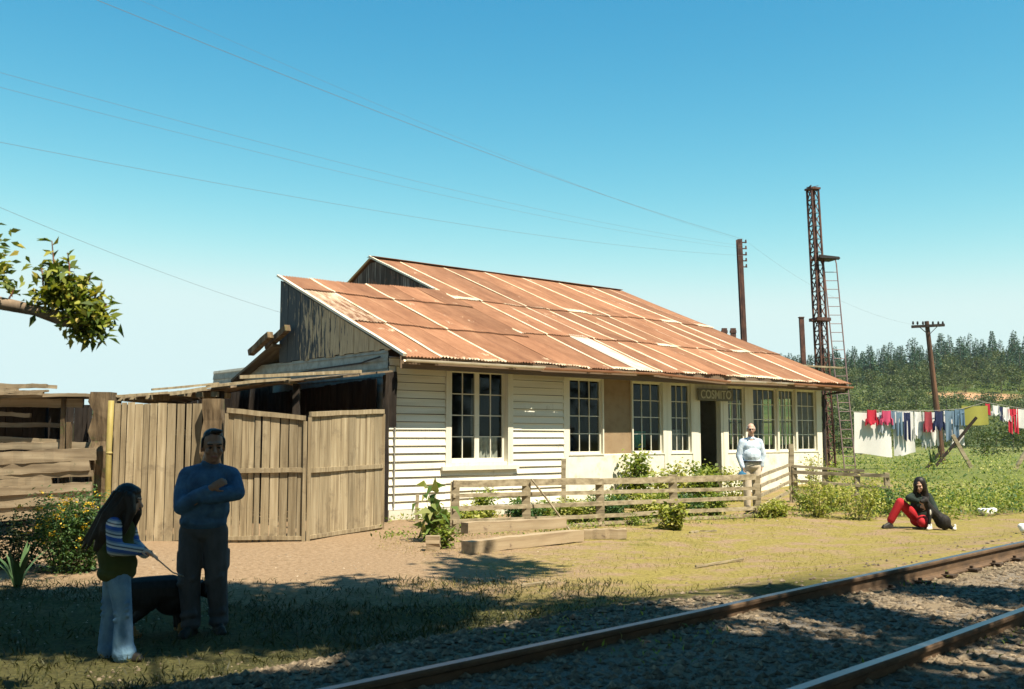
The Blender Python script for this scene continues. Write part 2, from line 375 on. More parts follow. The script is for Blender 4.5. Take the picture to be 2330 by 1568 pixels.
def window(x0, x1, z0, z1, cols, rows, y=.035, casing=.042, sashes=1):
    f = MB()
    f.span(x0, x0 + casing, -.03, .14, z0, z1); f.span(x1 - casing, x1, -.03, .14, z0, z1)
    f.span(x0 + casing, x1 - casing, -.028, .14, z1 - casing, z1); f.span(x0 + casing, x1 - casing, -.028, .14, z0, z0 + casing * .7)
    fo = f.build('window', M_frame, B)
    a, b = x0 + casing, x1 - casing; n = sashes
    for i in range(n):
        sash(fo, a + (b - a) * i / n, a + (b - a) * (i + 1) / n, z0 + casing * .7, z1 - casing, cols, rows, y)
    return fo
# tall double casement in the boarded wall, deep frame and projecting sill
f = MB()
f.span(1.36, 1.50, -.045, .16, 1.12, 3.22); f.span(2.98, 3.12, -.045, .16, 1.12, 3.22); f.span(1.50, 2.98, -.043, .16, 3.1, 3.22); f.span(1.50, 2.98, -.02, .16, 1.12, 1.2)
w1 = f.build('window', M_frame, B)
s = MB(); s.span(1.24, 3.24, -.10, -.045, 1.04, 1.12); s.build('sill', M_frame, w1)
sash(w1, 1.50, 2.24, 1.2, 3.1, 2, 4, .085, .06); sash(w1, 2.24, 2.98, 1.2, 3.1, 2, 4, .085, .06)
window(4.74, 5.86, 1.3, 3.08, 3, 4)
window(6.80, 7.93, 1.3, 3.08, 3, 4)
window(8.15, 8.98, 1.3, 3.08, 3, 4)
window(10.36, 11.16, 1.3, 3.08, 3, 4)
window(11.42, 12.57, 1.3, 3.08, 4, 4)
window(12.57, 13.42, 1.3, 3.08, 4, 4)
window(13.42, HL - .2, 1.3, 3.08, 3, 4)
# doorway: frame and dark leaf folded back inside
d = MB(); d.span(9.2, 9.29, -.02, .14, .2, 2.66); d.span(10.11, 10.2, -.02, .14, .2, 2.66); d.span(9.2, 10.2, -.015, .14, 2.66, 3.08)
do = d.build('door_frame', M_frame, B)
dl = MB(); dl.span(9.30, 9.345, .16, .95, .2, 2.62); dl.build('door', surf('dark door', [(.05, .035, .025), (.09, .06, .04)], 4, V3, .8), B)
# end walls, gables, rear wall, floor, partition
e = MB()
def sideboards(mb, x, y0, y1, z0, z1, step=.155, out=-1):
    z = z0
    while z < z1 - .01:
        h = min(step, z1 - z)
        mb.add([(x + out * .024, y0, z), (x + out * .024, y1, z), (x + out * .004, y1, z + h), (x + out * .004, y0, z + h)], [(0, 1, 2, 3)]); z += step
sideboards(e, 0, 0, 8.4, .1, 3.42)
e.span(0, .08, .03, 8.4, .1, 3.42)
e.build('end_wall', surf('end wall paint', [(.24, .235, .2), (.33, .33, .285), (.4, .4, .35)], 6, H3, .8, 0, .2, stain=((.2, .22, .2), 4, .55, .75)), B)
def gablemat():
    m, nt, bs, N, Lk = nodes('peeling gable boards')
    n1 = noise(nt, coords(nt, (1, 4.5, .9)), 2.2, 6, .7); n2 = noise(nt, coords(nt, (1, 1, .12)), 22, 5, .65); n3 = noise(nt, coords(nt, (1, .5, .5)), 1.1, 3)
    t = N('ShaderNodeTexCoord'); sx = N('ShaderNodeSeparateXYZ'); Lk(t.outputs['Object'], sx.inputs[0])
    r = ramp(nt, [(.3, (.34, .24, .14)), (.55, (.5, .37, .22)), (.75, (.58, .45, .28))]); Lk(n2, r.inputs[0])
    k = N('ShaderNodeMapRange'); Lk(sx.outputs['Y'], k.inputs[0]); k.inputs[1].default_value = 0; k.inputs[2].default_value = 4.6; k.inputs[3].default_value = -.12; k.inputs[4].default_value = .17
    q = ramp(nt, [(.53, 0.), (.585, 1.)]); Lk(math_(nt, 'ADD', math_(nt, 'ADD', math_(nt, 'MULTIPLY', n1, .7), math_(nt, 'MULTIPLY', n3, .3)), k.outputs[0]), q.inputs[0])
    c = mixc(nt, r.outputs[0], (.045, .055, .06), q.outputs[0]); Lk(c, bs.inputs['Base Color']); bs.inputs['Roughness'].default_value = .85
    bump(nt, n2, bs, .3, .01); return m
M_gable = gablemat()
YB = 4.62
e = MB(); nb = 24
for i in range(nb):       # upright boards above the siding, cut to the rake
    y0 = -.1 + (YB + .1) * i / nb; y1 = -.1 + (YB + .1) * (i + 1) / nb - .006; o = random.uniform(-.006, .006); zb = 3.42 + random.uniform(-.03, .02)
    if rz_(y0) - .05 < zb: continue
    e.add([(-.035 + o, y0, zb), (-.035 + o, y1, zb), (-.035 + o, y1, rz_(y1) - .05), (-.035 + o, y0, rz_(y0) - .05),
           (-.01, y0, zb), (-.01, y1, zb), (-.01, y1, rz_(y1) - .05), (-.01, y0, rz_(y0) - .05)],
          [(3, 2, 1, 0), (0, 4, 7, 3), (1, 2, 6, 5), (0, 1, 5, 4), (4, 5, 6, 7)])
e.build('gable_wall', M_gable, B)
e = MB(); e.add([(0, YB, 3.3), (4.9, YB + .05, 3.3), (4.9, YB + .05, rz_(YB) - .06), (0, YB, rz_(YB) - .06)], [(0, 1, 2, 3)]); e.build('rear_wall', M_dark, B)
YR = 8.4; ZR = rz_(YR); XU = 4.75
e = MB(); nb = 26
M_up = surf('rusty gable sheets', [(.04, .032, .03), (.10, .065, .05), (.34, .29, .24)], 3, (1, 5, .3), .85, .5, .2, stain=((.3, .12, .06), 2.5, .58, .7))
for i in range(nb):
    y0 = YB + .2 + (12.2 - YB - .2) * i / nb; y1 = YB + .2 + (12.2 - YB - .2) * (i + 1) / nb - .004
    top = lambda y: (rz_(y) if y < YR else ZR - ROOFS * 1.1 * (y - YR)) - .05
    e.add([(XU, y0, 4.4), (XU, y1, 4.4), (XU, y1, top(y1)), (XU, y0, top(y0)), (XU + .03, y0, 4.4), (XU + .03, y1, 4.4), (XU + .03, y1, top(y1)), (XU + .03, y0, top(y0))],
          [(3, 2, 1, 0), (4, 5, 6, 7), (0, 4, 7, 3), (1, 2, 6, 5)])
e.build('upper_gable', M_up, B)
e = MB()   # far end wall with its two windows left open, rear wall
for y0, y1, z0, z1 in ((.12, .9, .1, 3.3), (2.0, 2.5, .1, 3.3), (3.6, 12.2, .1, 3.3), (.9, 2.0, .1, 1.5), (.9, 2.0, 2.85, 3.3), (2.5, 3.6, .1, 1.5), (2.5, 3.6, 2.85, 3.3)):
    e.span(HL - .08, HL, y0, y1, z0, z1)
for ya in (.9, 2.5):
    for yy in (ya + .36, ya + .73): e.span(HL - .06, HL - .02, yy - .02, yy + .02, 1.5, 2.85)
    e.span(HL - .055, HL - .025, ya, ya + 1.1, 2.15, 2.19)
e.add([(HL - .04, .12, 3.3), (HL - .04, 12.2, 3.3), (HL - .04, 12.2, ZR - ROOFS * 1.1 * (12.2 - YR) - .06), (HL - .04, YR, ZR - .06), (HL - .04, .12, rz_(.12) - .06)], [(0, 1, 2, 3, 4)])
e.build('far_end_wall', M_low, B)
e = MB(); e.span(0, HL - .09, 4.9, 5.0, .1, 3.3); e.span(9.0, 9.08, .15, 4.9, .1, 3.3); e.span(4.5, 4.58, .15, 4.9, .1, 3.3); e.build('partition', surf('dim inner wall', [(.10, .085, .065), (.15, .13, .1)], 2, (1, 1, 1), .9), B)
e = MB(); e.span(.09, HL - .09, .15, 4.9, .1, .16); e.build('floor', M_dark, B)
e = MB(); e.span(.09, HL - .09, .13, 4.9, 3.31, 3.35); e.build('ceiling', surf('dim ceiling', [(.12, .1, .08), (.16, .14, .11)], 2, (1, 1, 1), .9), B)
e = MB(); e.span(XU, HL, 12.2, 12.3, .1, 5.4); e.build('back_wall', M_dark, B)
# roof: lapped corrugated sheets, each with its own set and wear
def roofmat():
    m, nt, bs, N, Lk = nodes('rusted corrugated iron')
    at = N('ShaderNodeAttribute'); at.attribute_name = 'wear'; sp_ = N('ShaderNodeSeparateColor'); Lk(at.outputs['Color'], sp_.inputs[0])
    n1 = noise(nt, coords(nt, (1.6, .5, .5)), 1.3, 5, .65); n2 = noise(nt, coords(nt, (2.6, .35, .35)), 6, 6, .75); n3 = noise(nt, coords(nt, (1, 1, 1)), 40, 3, .7)
    r = ramp(nt, [(.26, (.11, .048, .028)), (.43, (.235, .108, .057)), (.58, (.315, .155, .085)), (.76, (.43, .265, .155))]); Lk(math_(nt, 'ADD', math_(nt, 'MULTIPLY', n1, .6), math_(nt, 'MULTIPLY', n2, .4)), r.inputs[0])
    rr = ramp(nt, [(0, .74), (1, 1.12)]); Lk(sp_.outputs[1], rr.inputs[0]); c = mixc(nt, r.outputs[0], rr.outputs[0], 1., 'MULTIPLY')
    pale = ramp(nt, [(.5, 0.), (.64, 1.)]); Lk(math_(nt, 'ADD', math_(nt, 'MULTIPLY', sp_.outputs[0], .55), math_(nt, 'ADD', math_(nt, 'MULTIPLY', n2, .3), math_(nt, 'MULTIPLY', n1, .25))), pale.inputs[0])
    pr = ramp(nt, [(.35, (.60, .43, .26)), (.6, (.72, .62, .48))]); Lk(n2, pr.inputs[0])
    c = mixc(nt, c, pr.outputs[0], pale.outputs[0])
    n4 = noise(nt, coords(nt, (1.2, .8, .8)), 2.1, 6, .72); p2_ = ramp(nt, [(.63, 0.), (.72, .7)]); Lk(n4, p2_.inputs[0]); c = mixc(nt, c, pr.outputs[0], p2_.outputs[0])
    c = mixc(nt, c, (.17, .075, .045), math_(nt, 'MULTIPLY', sp_.outputs[2], .8))
    Lk(c, bs.inputs['Base Color']); bs.inputs['Roughness'].default_value = .72; bs.inputs['Specular IOR Level'].default_value = .25
    bump(nt, n3, bs, .15, .004); return m
M_roof = roofmat()
class Roof:
    def __init__(s): s.mb = MB(); s.col = []
    def sheet(s, x0, x1, y0, y1, lift=0., wearL=0., dark=0., zf=rz_, pale=0., endpale=.7, yend=0.):
        per = .076; n = max(4, int((x1 - x0) / per * 4)); ny = 7; V = []; C = []; rnd = random.random()
        sag = random.uniform(-.012, .012); skew = random.uniform(-.02, .02)
        for j in range(ny + 1):
            t = j / ny
            for i in range(n + 1):
                x = x0 + (x1 - x0) * i / n
                y = y0 + (y1 - y0) * t + (skew * (i / n - .5) if j in (0, ny) else 0) + (random.uniform(-.01, .01) + .02 * math.sin(x * 9) if j == 0 else 0)
                z = zf(y) + lift + (.014 if j == 0 else 0) + .016 * math.sin(2 * math.pi * x / per) + sag * math.sin(math.pi * t) + .012 * math.sin(x * .9 + y * .7) + .008 * math.sin(x * 2.3)
                V.append((x, y, z))
                edge = 1. if (x - x0) < .085 else 0.
                wv = max(edge * wearL, endpale if t < .04 else 0, pale)
                C.append((wv, rnd, dark * (1. if (x - x0) < .03 else 0.), 1))
        F_ = []
        o = len(s.mb.v)
        for j in range(ny):
            for i in range(n): F_.append((j * (n + 1) + i, j * (n + 1) + i + 1, (j + 1) * (n + 1) + i + 1, (j + 1) * (n + 1) + i))
        s.mb.add(V, F_); s.col += C
    def build(s, name, mat, par):
        o = s.mb.build(name, mat, par, smooth=True); a = o.data.color_attributes.new('wear', 'FLOAT_COLOR', 'POINT')
        a.data.foreach_set('color', [c for q in s.col for c in q]); return o
R_ = Roof(); XR = 15.1
def edge_y(x): return EO + .0 + .05 * smooth(1.9, 3.4, x) * (1 - smooth(10.4, 13.0, x))
PALE_X = (6.4, 7.2)
x = -.03; k = 0
while x < XR - .02:
    x1 = min(XR, x + .80); left = x < 4.6
    ye = edge_y(x) + random.uniform(-.05, .012)
    lap1 = 1.45 + (0 if left else .25) + random.uniform(-.04, .04) * (not left); lap2 = 3.65 if left else 4.35 + random.uniform(-.06, .06)
    wl = .15 if x < 4.2 else 1.0
    wl = random.uniform(.75, 1.) if wl > .5 else random.choice((0, .2, .9))
    if PALE_X[0] - .1 < x < PALE_X[0] + .5: PX = (x, x + .58, ye - .10, lap1 + .1)
    R_.sheet(x, x1 + .04, ye, lap1 + .1, 0 + .004 * (k % 2), wl, .9 if wl < .5 else 0., endpale=random.choice((.3, .6, .8)))
    R_.sheet(x, x1 + .04, lap1 - .05, lap2 + .1, .022 + .004 * (k % 2), wl, .9 if wl < .5 else 0., endpale=(.1 if left else random.choice((.1, .4, .85))), pale=.5 if k == 0 else 0.)
    if left: R_.sheet(x, x1 + .04, lap2 - .05, YB + .1 + .38 * max(0, x + .4) / 4.75, .044 + .004 * (k % 2), wl, 0, endpale=.25)
    else:
        R_.sheet(x, x1 + .04, lap2 - .05, YR, .044 + .004 * (k % 2), wl, 0., endpale=random.choice((.2, .5, .85)))
    x += .80; k += 1
x = XU - .1
while x < XR - .02:      # rear slope
    x1 = min(XR, x + .8); R_.sheet(x, x1 + .04, 12.6, YR + .02, .04, .8, 0., zf=lambda y: ZR - ROOFS * 1.1 * (y - YR)); x += .8
R_.build('roof', M_roof, B)
P_ = Roof(); P_.sheet(PX[0], PX[1], PX[2], PX[3], .034, 0, 0, endpale=0); po = P_.build('roof_sheet', M_zinc, B); po['label'] = 'bare whitish roof sheet without rust'
r = MB()
r.bar((XU - .1, YR, ZR + .06), (XR, YR, ZR + .06), .3, .012); r.build('ridge_cap', M_roof, B)
r = MB()   # pale flashing strips down the rakes
def rake(mb, x, y0, y1, w=.11, h=.05, dz=.03): mb.bar((x, y0, rz_(y0) + dz), (x, y1, rz_(y1) + dz), w, h, (0, 0, 1), 6, .01)
rake(r, -.05, EO, YB + .1, .09, .05); r.build('barge_board', surf('pale barge', [(.6, .5, .37), (.72, .64, .52)], 5, (1, .2, .2), .8), B)
r = MB(); rake(r, XU - .1, YB + .5, YR, .08, .05, .06); r.build('barge_board', MATS['pale barge'], B)
for xx in np.arange(.25, HL, .9):
    r = MB(); r.bar((xx, EO + .08, rz_(EO + .08) - .07), (xx, .3, rz_(.3) - .07), .05, .1); r.build('rafter', M_dark, B)
r = MB(); r.span(-.12, XR - .05, EO + .05, EO + .075, ZE - .225, ZE + .012); r.build('fascia', surf('fascia wood', [(.1, .07, .05), (.2, .14, .09)], 4, H3, .9, 0, .3), B)
r = MB(); r.span(0, HL, .0, .1, 3.28, 3.42); r.build('wall_plate', M_dark, B)
# gutter in bent lengths
pts = [(-.08, 3.17, M_gut), (3.4, 3.165, M_gut), (7.1, 3.19, M_gut), (9.6, 3.13, M_gut), (12.3, 3.15, M_gut), (15.15, 3.14, M_gut)]
for i in range(5):
    a, b = pts[i], pts[i + 1]; r = MB(); n = 6
    prof = [(EO - .05 + .055 * math.cos(t), .045 * math.sin(t)) for t in np.linspace(-math.pi * 1.02, .02 * math.pi, n)]
    V = []
    for (xx, zz) in ((a[0], a[1]), (b[0] + .03, b[1] + random.uniform(-.02, .02))):
        V += [(xx, p[0], zz + p[1]) for p in prof]
        V += [(xx, p[0], zz + p[1] + .006) for p in reversed(prof)]
    q = 2 * n; r.add(V, [(k_, (k_ + 1) % q, q + (k_ + 1) % q, q + k_) for k_ in range(q)] + [tuple(range(q)), tuple(range(2 * q - 1, q - 1, -1))])
    o = r.build('gutter', (M_zinc, M_gut)[(0, 1, 1, 0, 1)[i]] if i != 0 else MATS['pale barge'], B)
r = MB(); r.tube([(15.0, EO - .02, 3.1), (15.0, EO + .1, 3.02), (14.72, -.05, 2.92), (14.7, -.05, .4)], .045, 8); r.build('downpipe', M_black, B)
r = MB(); r.tube([(.13, -.06, 3.1), (.13, -.05, 2.6), (.12, -.05, .35)], .018, 6); r.build('downpipe', surf('old pipe', [(.2, .2, .19), (.32, .3, .26)], 4), B)
r = MB(); r.tube([(-.07, 3.9, 3.12), (-.08, 2.6, 3.17), (-.07, .9, 3.2), (-.07, .7, 3.23), (-.07, .2, 3.28)], .017, 6); r.build('conduit', M_black, B)
# rear lean-to roof running down behind, with its loose beams
lr = lambda y: 3.84 - .33 * (y - 4.5)
r = MB()
for i in range(14):
    x0 = -.28 + i * .5; r.add([(x0, 4.5, lr(4.5)), (x0 + .49, 4.5, lr(4.5)), (x0 + .49, 6.7, lr(6.7) + random.uniform(-.03, .03)), (x0, 6.7, lr(6.7)),
                               (x0, 4.5, lr(4.5) - .06), (x0 + .49, 4.5, lr(4.5) - .06), (x0 + .49, 6.7, lr(6.7) - .06), (x0, 6.7, lr(6.7) - .06)],
                              [(0, 1, 2, 3), (7, 6, 5, 4), (0, 4, 5, 1), (3, 2, 6, 7), (0, 3, 7, 4), (1, 5, 6, 2)])
r.build('rear_roof', surf('rotten boards', [(.06, .045, .03), (.13, .1, .065), (.2, .17, .11)], 5, (1, .2, .2), .95, .3, .5), B)
for xx, ya, yb in ((-.2, 3.9, 4.9), (-.42, 4.3, 5.3)):
    r = MB(); r.bar((xx, ya, lr(ya) + .12), (xx, yb, lr(yb) + .1), .14, .14, (0, 0, 1), 3, .01); r.build('loose_beam', M_post, B)
r = MB(); r.bar((HL + .2, 1.0, 3.86), (HL + 1.5, .2, 3.78), .14, .05, (0, 0, 1), 3, .008); r.build('loose_plank', M_rail, B)
# sign over the door
sx = thing('station_sign', house(9.81, -.1, 2.79), HROT, 'dark name board lettered COSMITO over the station doorway', 'sign')
s = MB(); s.box((0, 0, 0), (1.38, .035, .30)); s.build('board', surf('sign board', [(.13, .125, .10), (.19, .18, .14)], 5, (.3, 1, 1), .85, 0, .2), sx)
cu = bpy.data.curves.new('lettering', 'FONT'); cu.body = 'COSMITO'; cu.size = .30; cu.extrude = .004; cu.align_x = 'CENTER'; cu.align_y = 'CENTER'; cu.offset = .006
tmp = bpy.data.objects.new('t', cu); COL.objects.link(tmp); dg = bpy.context.evaluated_depsgraph_get(); dg.update()
me = bpy.data.meshes.new_from_object(tmp.evaluated_get(dg)); bpy.data.objects.remove(tmp)
me.materials.append(surf('sign paint', [(.36, .35, .26), (.55, .53, .42)], 30, (1, 1, 1), .8, 0, 0))
lo = link('lettering', me, sx, (0, -.0235, 0)); lo.rotation_euler = (math.pi / 2, 0, 0); me.name = 'lettering'
wd = max(v.co.x for v in me.vertices) - min(v.co.x for v in me.vertices); lo.scale = (1.22 / wd, 1, 1)
# cloths seen through the panes
def cloth(name, x0, x1, z0, z1, y, mat, label, cat, waves=5):
    m = MB(); n = 28; V = []
    for zz in (z0, (z0 + z1) / 2, z1):
        for i in range(n + 1):
            t = i / n; V.append((x0 + (x1 - x0) * t, y + .03 * math.sin(t * waves * 6.28 + zz), zz))
    m.add(V, [(j * (n + 1) + i, j * (n + 1) + i + 1, (j + 1) * (n + 1) + i + 1, (j + 1) * (n + 1) + i) for j in range(2) for i in range(n)])
    p = house((x0 + x1) / 2, y, z0); m.v = [(a - (x0 + x1) / 2, b - y, c - z0) for a, b, c in m.v]
    o = m.build(name, mat, None, True); o.location = p; o.rotation_euler = (0, 0, HROT); return tag(o, label, cat)
M_lace = surf('lace', [(.45, .44, .42), (.82, .8, .76)], 9, (1, 1, 1), .9, 0, .1); M_teal = surf('teal cloth', [(.03, .3, .24), (.06, .45, .36)], 4, (1, 1, 1), .9)
cloth('curtain', 2.26, 2.96, 1.22, 1.72, .26, M_lace, 'white patterned half curtain low behind the boarded wall window', 'curtain')
cloth('curtain', 2.26, 2.5, 1.75, 2.95, .30, surf('grey curtain', [(.25, .26, .25), (.4, .41, .4)], 5), 'grey curtain drawn aside in the casement window', 'curtain', 2)
cloth('hanging_cloth', 6.9, 7.85, 1.45, 1.86, .5, M_teal, 'teal cloth hung low behind the window beside the brown board', 'cloth', 2)
cloth('curtain', 8.55, 8.95, 1.37, 1.9, .3, surf('slate curtain', [(.4, .43, .45), (.6, .63, .63)], 4), 'pale grey curtain corner in the window left of the doorway', 'curtain', 2)
# ------------------------------------------------------------------ railway
E45 = Vector((S2, S2, 0)); N45 = Vector((-S2, S2, 0))
def trk(T, L, z): return E45 * T + N45 * L + Vector((0, 0, z))
def rail_mat():
    m, nt, bs, N, Lk = nodes('rail steel')
    n = noise(nt, coords(nt, (.3, 1, 1)), 12, 5, .7); r = ramp(nt, [(.3, (.05, .03, .018)), (.6, (.13, .078, .043)), (.8, (.26, .16, .09))]); Lk(n, r.inputs[0])
    g = N('ShaderNodeNewGeometry'); s = N('ShaderNodeSeparateXYZ'); Lk(g.outputs['Normal'], s.inputs[0])
    t = N('ShaderNodeTexCoord'); sz = N('ShaderNodeSeparateXYZ'); Lk(t.outputs['Object'], sz.inputs[0])
    top = math_(nt, 'MULTIPLY', math_(nt, 'GREATER_THAN', s.outputs['Z'], .8), math_(nt, 'GREATER_THAN', sz.outputs['Z'], .15))
    Lk(mixc(nt, r.outputs[0], (.15, .16, .19), top), bs.inputs['Base Color']); Lk(math_(nt, 'MULTIPLY', top, .85), bs.inputs['Metallic'])
    Lk(math_(nt, 'SUBTRACT', .85, math_(nt, 'MULTIPLY', top, .5)), bs.inputs['Roughness']); return m
M_railm = rail_mat(); M_sleepd = surf('spike iron', [(.04, .028, .02), (.09, .06, .04)], 9)
prof = [(-.066, 0), (.066, 0), (.066, .012), (.02, .03), (.012, .05), (.012, .12), (.034, .135), (.036, .155), (.03, .168), (-.03, .168), (-.036, .155), (-.034, .135), (-.012, .12), (-.012, .05), (-.02, .03), (-.066, .012)]
for L, lab in ((4.28, 'rusty running rail farther from the camera, beside the dry grass'), (2.62, 'dark running rail nearer the camera, in the tree shade')):
    r = MB(); V = []; q = len(prof); Ts = list(np.arange(-14, 62, 2.0))
    for T in Ts:
        V += [(T, p[0] + .004 * math.sin(T * .8), p[1] + .003 * math.sin(T * 1.3 + L)) for p in prof]
    fs = [(i * q + k, i * q + (k + 1) % q, (i + 1) * q + (k + 1) % q, (i + 1) * q + k) for i in range(len(Ts) - 1) for k in range(q)]
    r.add(V, fs + [tuple(range(q - 1, -1, -1)), tuple((len(Ts) - 1) * q + k for k in range(q))])
    root = thing('rail', trk(0, L, .272), math.pi / 4, lab, 'rail', 'rails of the railway track')
    r.build('rail_bar', M_railm, root)
    for T in np.arange(4.6, 17, .66):           # spikes and plates where the sleepers cross
        r = MB(); r.box((T, -.10, .012), (.13, .12, .024)); r.box((T, -.075, .035), (.03, .03, .03)); r.build('rail_spike', M_sleepd, root)
sl_proto = None
M_sleep = surf('sleeper oak', [(.08, .06, .045), (.17, .13, .1), (.27, .21, .16)], 8, H3, .95, 0, .6, .02)
slm = MB(); slm.bar((-1.35, 0, -.022), (1.35, 0, -.022), .24, .16, (0, 0, 1), 6, .02); slme = slm.mesh('sleeper'); slme.materials.append(M_sleep)
words = ['first', 'second', 'third', 'fourth', 'fifth', 'sixth', 'seventh', 'eighth', 'ninth', 'tenth']
for i, T in enumerate(np.arange(3.3, 24, .66)):
    o = link('sleeper', slme, None, trk(T, 3.45 + random.uniform(-.03, .03), .188 + random.uniform(-.012, .006))); o.rotation_euler = (0, 0, math.pi * .75 + random.uniform(-.03, .03))
    tag(o, 'weathered wooden sleeper half sunk in the ballast under the rails', 'sleeper', 'sleepers under the railway track')
SLEEP_DZ = 0
def stones(name, n, T0, T1, L0, L1, s0, s1, mat, zoff=0., lab=None):
    base = [(0, 0, 1), (0, 0, -.7), (.95, 0, .1), (.3, .9, 0), (-.8, .55, .1), (-.75, -.6, 0), (.35, -.9, .1)]
    F0 = [(0, 2, 3), (0, 3, 4), (0, 4, 5), (0, 5, 6), (0, 6, 2), (1, 3, 2), (1, 4, 3), (1, 5, 4), (1, 6, 5), (1, 2, 6)]
    T = T0 + (T1 - T0) * RNG.random(n) ** 1.7; L = RNG.uniform(L0, L1, n); tt = np.clip((T - 6.2) / 2.4, 0, 1); kp = (L + 1.15 * tt < L1) | (RNG.random(n) < .05) | (L0 < -1); T = T[kp]; L = L[kp]; n = len(T); sz = RNG.uniform(s0, s1, n) * (.7 + .6 * RNG.random(n) ** 3)
    P = np.stack([S2 * (T - L), S2 * (T + L)], 1); Z = np.array([ground_z(a, b) for a, b in P]) + zoff
    bv = np.array(base); V = np.repeat(bv[None], n, 0) * (1 + RNG.uniform(-.22, .22, (n, 7, 1))) * sz[:, None, None] * RNG.uniform(.7, 1.2, (n, 1, 3)) * np.array([1, 1, .62])
    a = RNG.uniform(0, 6.28, n); ca, sa = np.cos(a), np.sin(a)
    X = V[:, :, 0] * ca[:, None] - V[:, :, 1] * sa[:, None] + P[:, 0:1]; Y = V[:, :, 0] * sa[:, None] + V[:, :, 1] * ca[:, None] + P[:, 1:2]
    Zz = V[:, :, 2] + (Z + sz * .25)[:, None]; VV = np.stack([X, Y, Zz], 2).reshape(-1, 3)
    FF = (np.array(F0)[None] + (np.arange(n) * 7)[:, None, None]).reshape(-1, 3)
    me = bpy.data.meshes.new(name); me.from_pydata(VV.tolist(), [], FF.tolist()); me.materials.append(mat)
    return tag(link(name, me), kind='stuff')
M_bal = surf('ballast stone', [(.07, .054, .038), (.17, .132, .092), (.33, .262, .185)], 20, (1, 1, 1), .9, .45, .2)
b = stones('ballast', 42000, 1.6, 23, .0, 5.5, .013, .04, M_bal, -.005); tag(b, 'loose grey brown ballast stones between and beside the rails', 'ballast')
b = stones('gravel', 1500, 3, 26, 5.6, 7.4, .008, .022, M_bal, -.004); tag(b, 'thin scatter of gravel spilling off the track bed', 'gravel')
b = stones('pebbles', 1200, 3, 24, 8.7, 13.5, .006, .02, surf('pebble', [(.2, .15, .1), (.36, .28, .2), (.45, .37, .28)], 8, (1, 1, 1), .9, .4), -.003); tag(b, 'small pebbles and clods strewn over the bare earth', 'pebbles')
# ------------------------------------------------------------------ gates, posts and slab fence at the left
GZ = .03
def vboards(mb, p0, p1, zb0, zb1, zt0, zt1, n, t=.025, gap=.006, gaps=()):
    """row of upright boards between two ground points, with bottom and top heights at either end"""
    p0, p1 = Vector(p0), Vector(p1); d = (p1 - p0); d.z = 0; Ltot = d.length; d.normalize(); nn = Vector((d.y, -d.x, 0)); ws = [random.uniform(.75, 1.3) for _ in range(n)]; s = sum(ws); a = 0
    for i, w in enumerate(ws):
        b = a + w / s; g = gap + (.02 if i in gaps else 0) + random.uniform(0, .006)
        x0, x1 = a * Ltot + g / 2, b * Ltot - g / 2; o = random.uniform(-.008, .008); tj, bj = random.uniform(-.012, .012), random.uniform(-.012, .012)
        V = []
        for off in (0, t):
            for xx, f in ((x0, a), (x1, b)):
                q = p0 + d * (xx + random.uniform(-.004, .004)) + nn * (off + o)
                V.append((q.x, q.y, zb0 + (zb1 - zb0) * f + bj))
            for xx, f in ((x1, b), (x0, a)):
                q = p0 + d * (xx + random.uniform(-.004, .004)) + nn * (off + o)
                V.append((q.x, q.y, zt0 + (zt1 - zt0) * f + tj))
        mb.add(V, [(0, 1, 2, 3), (7, 6, 5, 4), (0, 4, 5, 1), (1, 5, 6, 2), (2, 6, 7, 3), (3, 7, 4, 0)]); a = b
def worldthing(name, p, label, cat, group=None):
    return thing(name, p, 0, label, cat, group)
def rel(mb, p): mb.v = [(a - p[0], b - p[1], c - p[2]) for a, b, c in mb.v]; return mb
pa = atz(250, 1243, GZ); pb = atz(452, 1240, GZ)
ta = atd(250, 917, pa.y).z; tb = atd(445, 919, pb.y).z
t = worldthing('board_fence', pa, 'upright tan board panel behind the girl and the man', 'fence')
m = MB(); vboards(m, pa, pb, .06, .12, ta, tb, 11, gaps=(1, 8, 9)); rel(m, pa).build('boards', M_gate, t)
for z in (.45, 1.75):
    m = MB(); m.bar(pa + Vector((0, .05, z)), pb + Vector((0, .05, z)), .05, .09, (0, 0, 1), 4, .006); rel(m, pa).build('rail', M_gate, t)
p0, p1, p2 = atz(507, 1243, GZ), atz(694, 1243, GZ), atz(867, 1209, .06)
for i, (a, b, tla, tlb, n, lab, gp) in enumerate(((p0, p1, atd(508, 929, p0.y).z, atd(698, 947, p1.y).z, 10, 'wide gate leaf of gapped grey boards right of the man', (4, 5, 7)), (p1, p2, atd(704, 938, p1.y).z, atd(865, 932, p2.y).z, 8, 'gate leaf of silvery boards hung against the white house corner', (6,)))):
    d = (b - a).normalized() * .02
    t = worldthing('wooden_gate', a, lab, 'gate', 'gate leaves into the yard'); nrm = Vector(((b - a).y, -(b - a).x, 0)).normalized() * .035
    m = MB(); vboards(m, a + d, b - d, .05 if i == 0 else .04, .04 if i == 0 else .07, tla - .05, tlb - .05, n, gaps=gp); rel(m, a).build('boards', M_gate, t)
    for z0, z1, hh in ((tla - .03, tlb - .03, .075), (1.19, 1.20, .07), (.16, .16, .06)):
        m = MB()
        o = nrm if hh != .06 else nrm
        m.bar(Vector((a.x, a.y, z0)) + o + d, Vector((b.x, b.y, z1)) + o - d, .045, hh, (0, 0, 1), 5, .006); rel(m, a).build('rail', M_gate, t)
    for q, zt in ((a + d, tla), (b - d, tlb)):
        m = MB(); m.bar(Vector((q.x, q.y, .05)) + nrm * 1.1, Vector((q.x, q.y, zt - .08)) + nrm * 1.1, .05, .045, (0, 1, 0), 5, .004)
        rel(m, a).build('stile', M_gate, t)
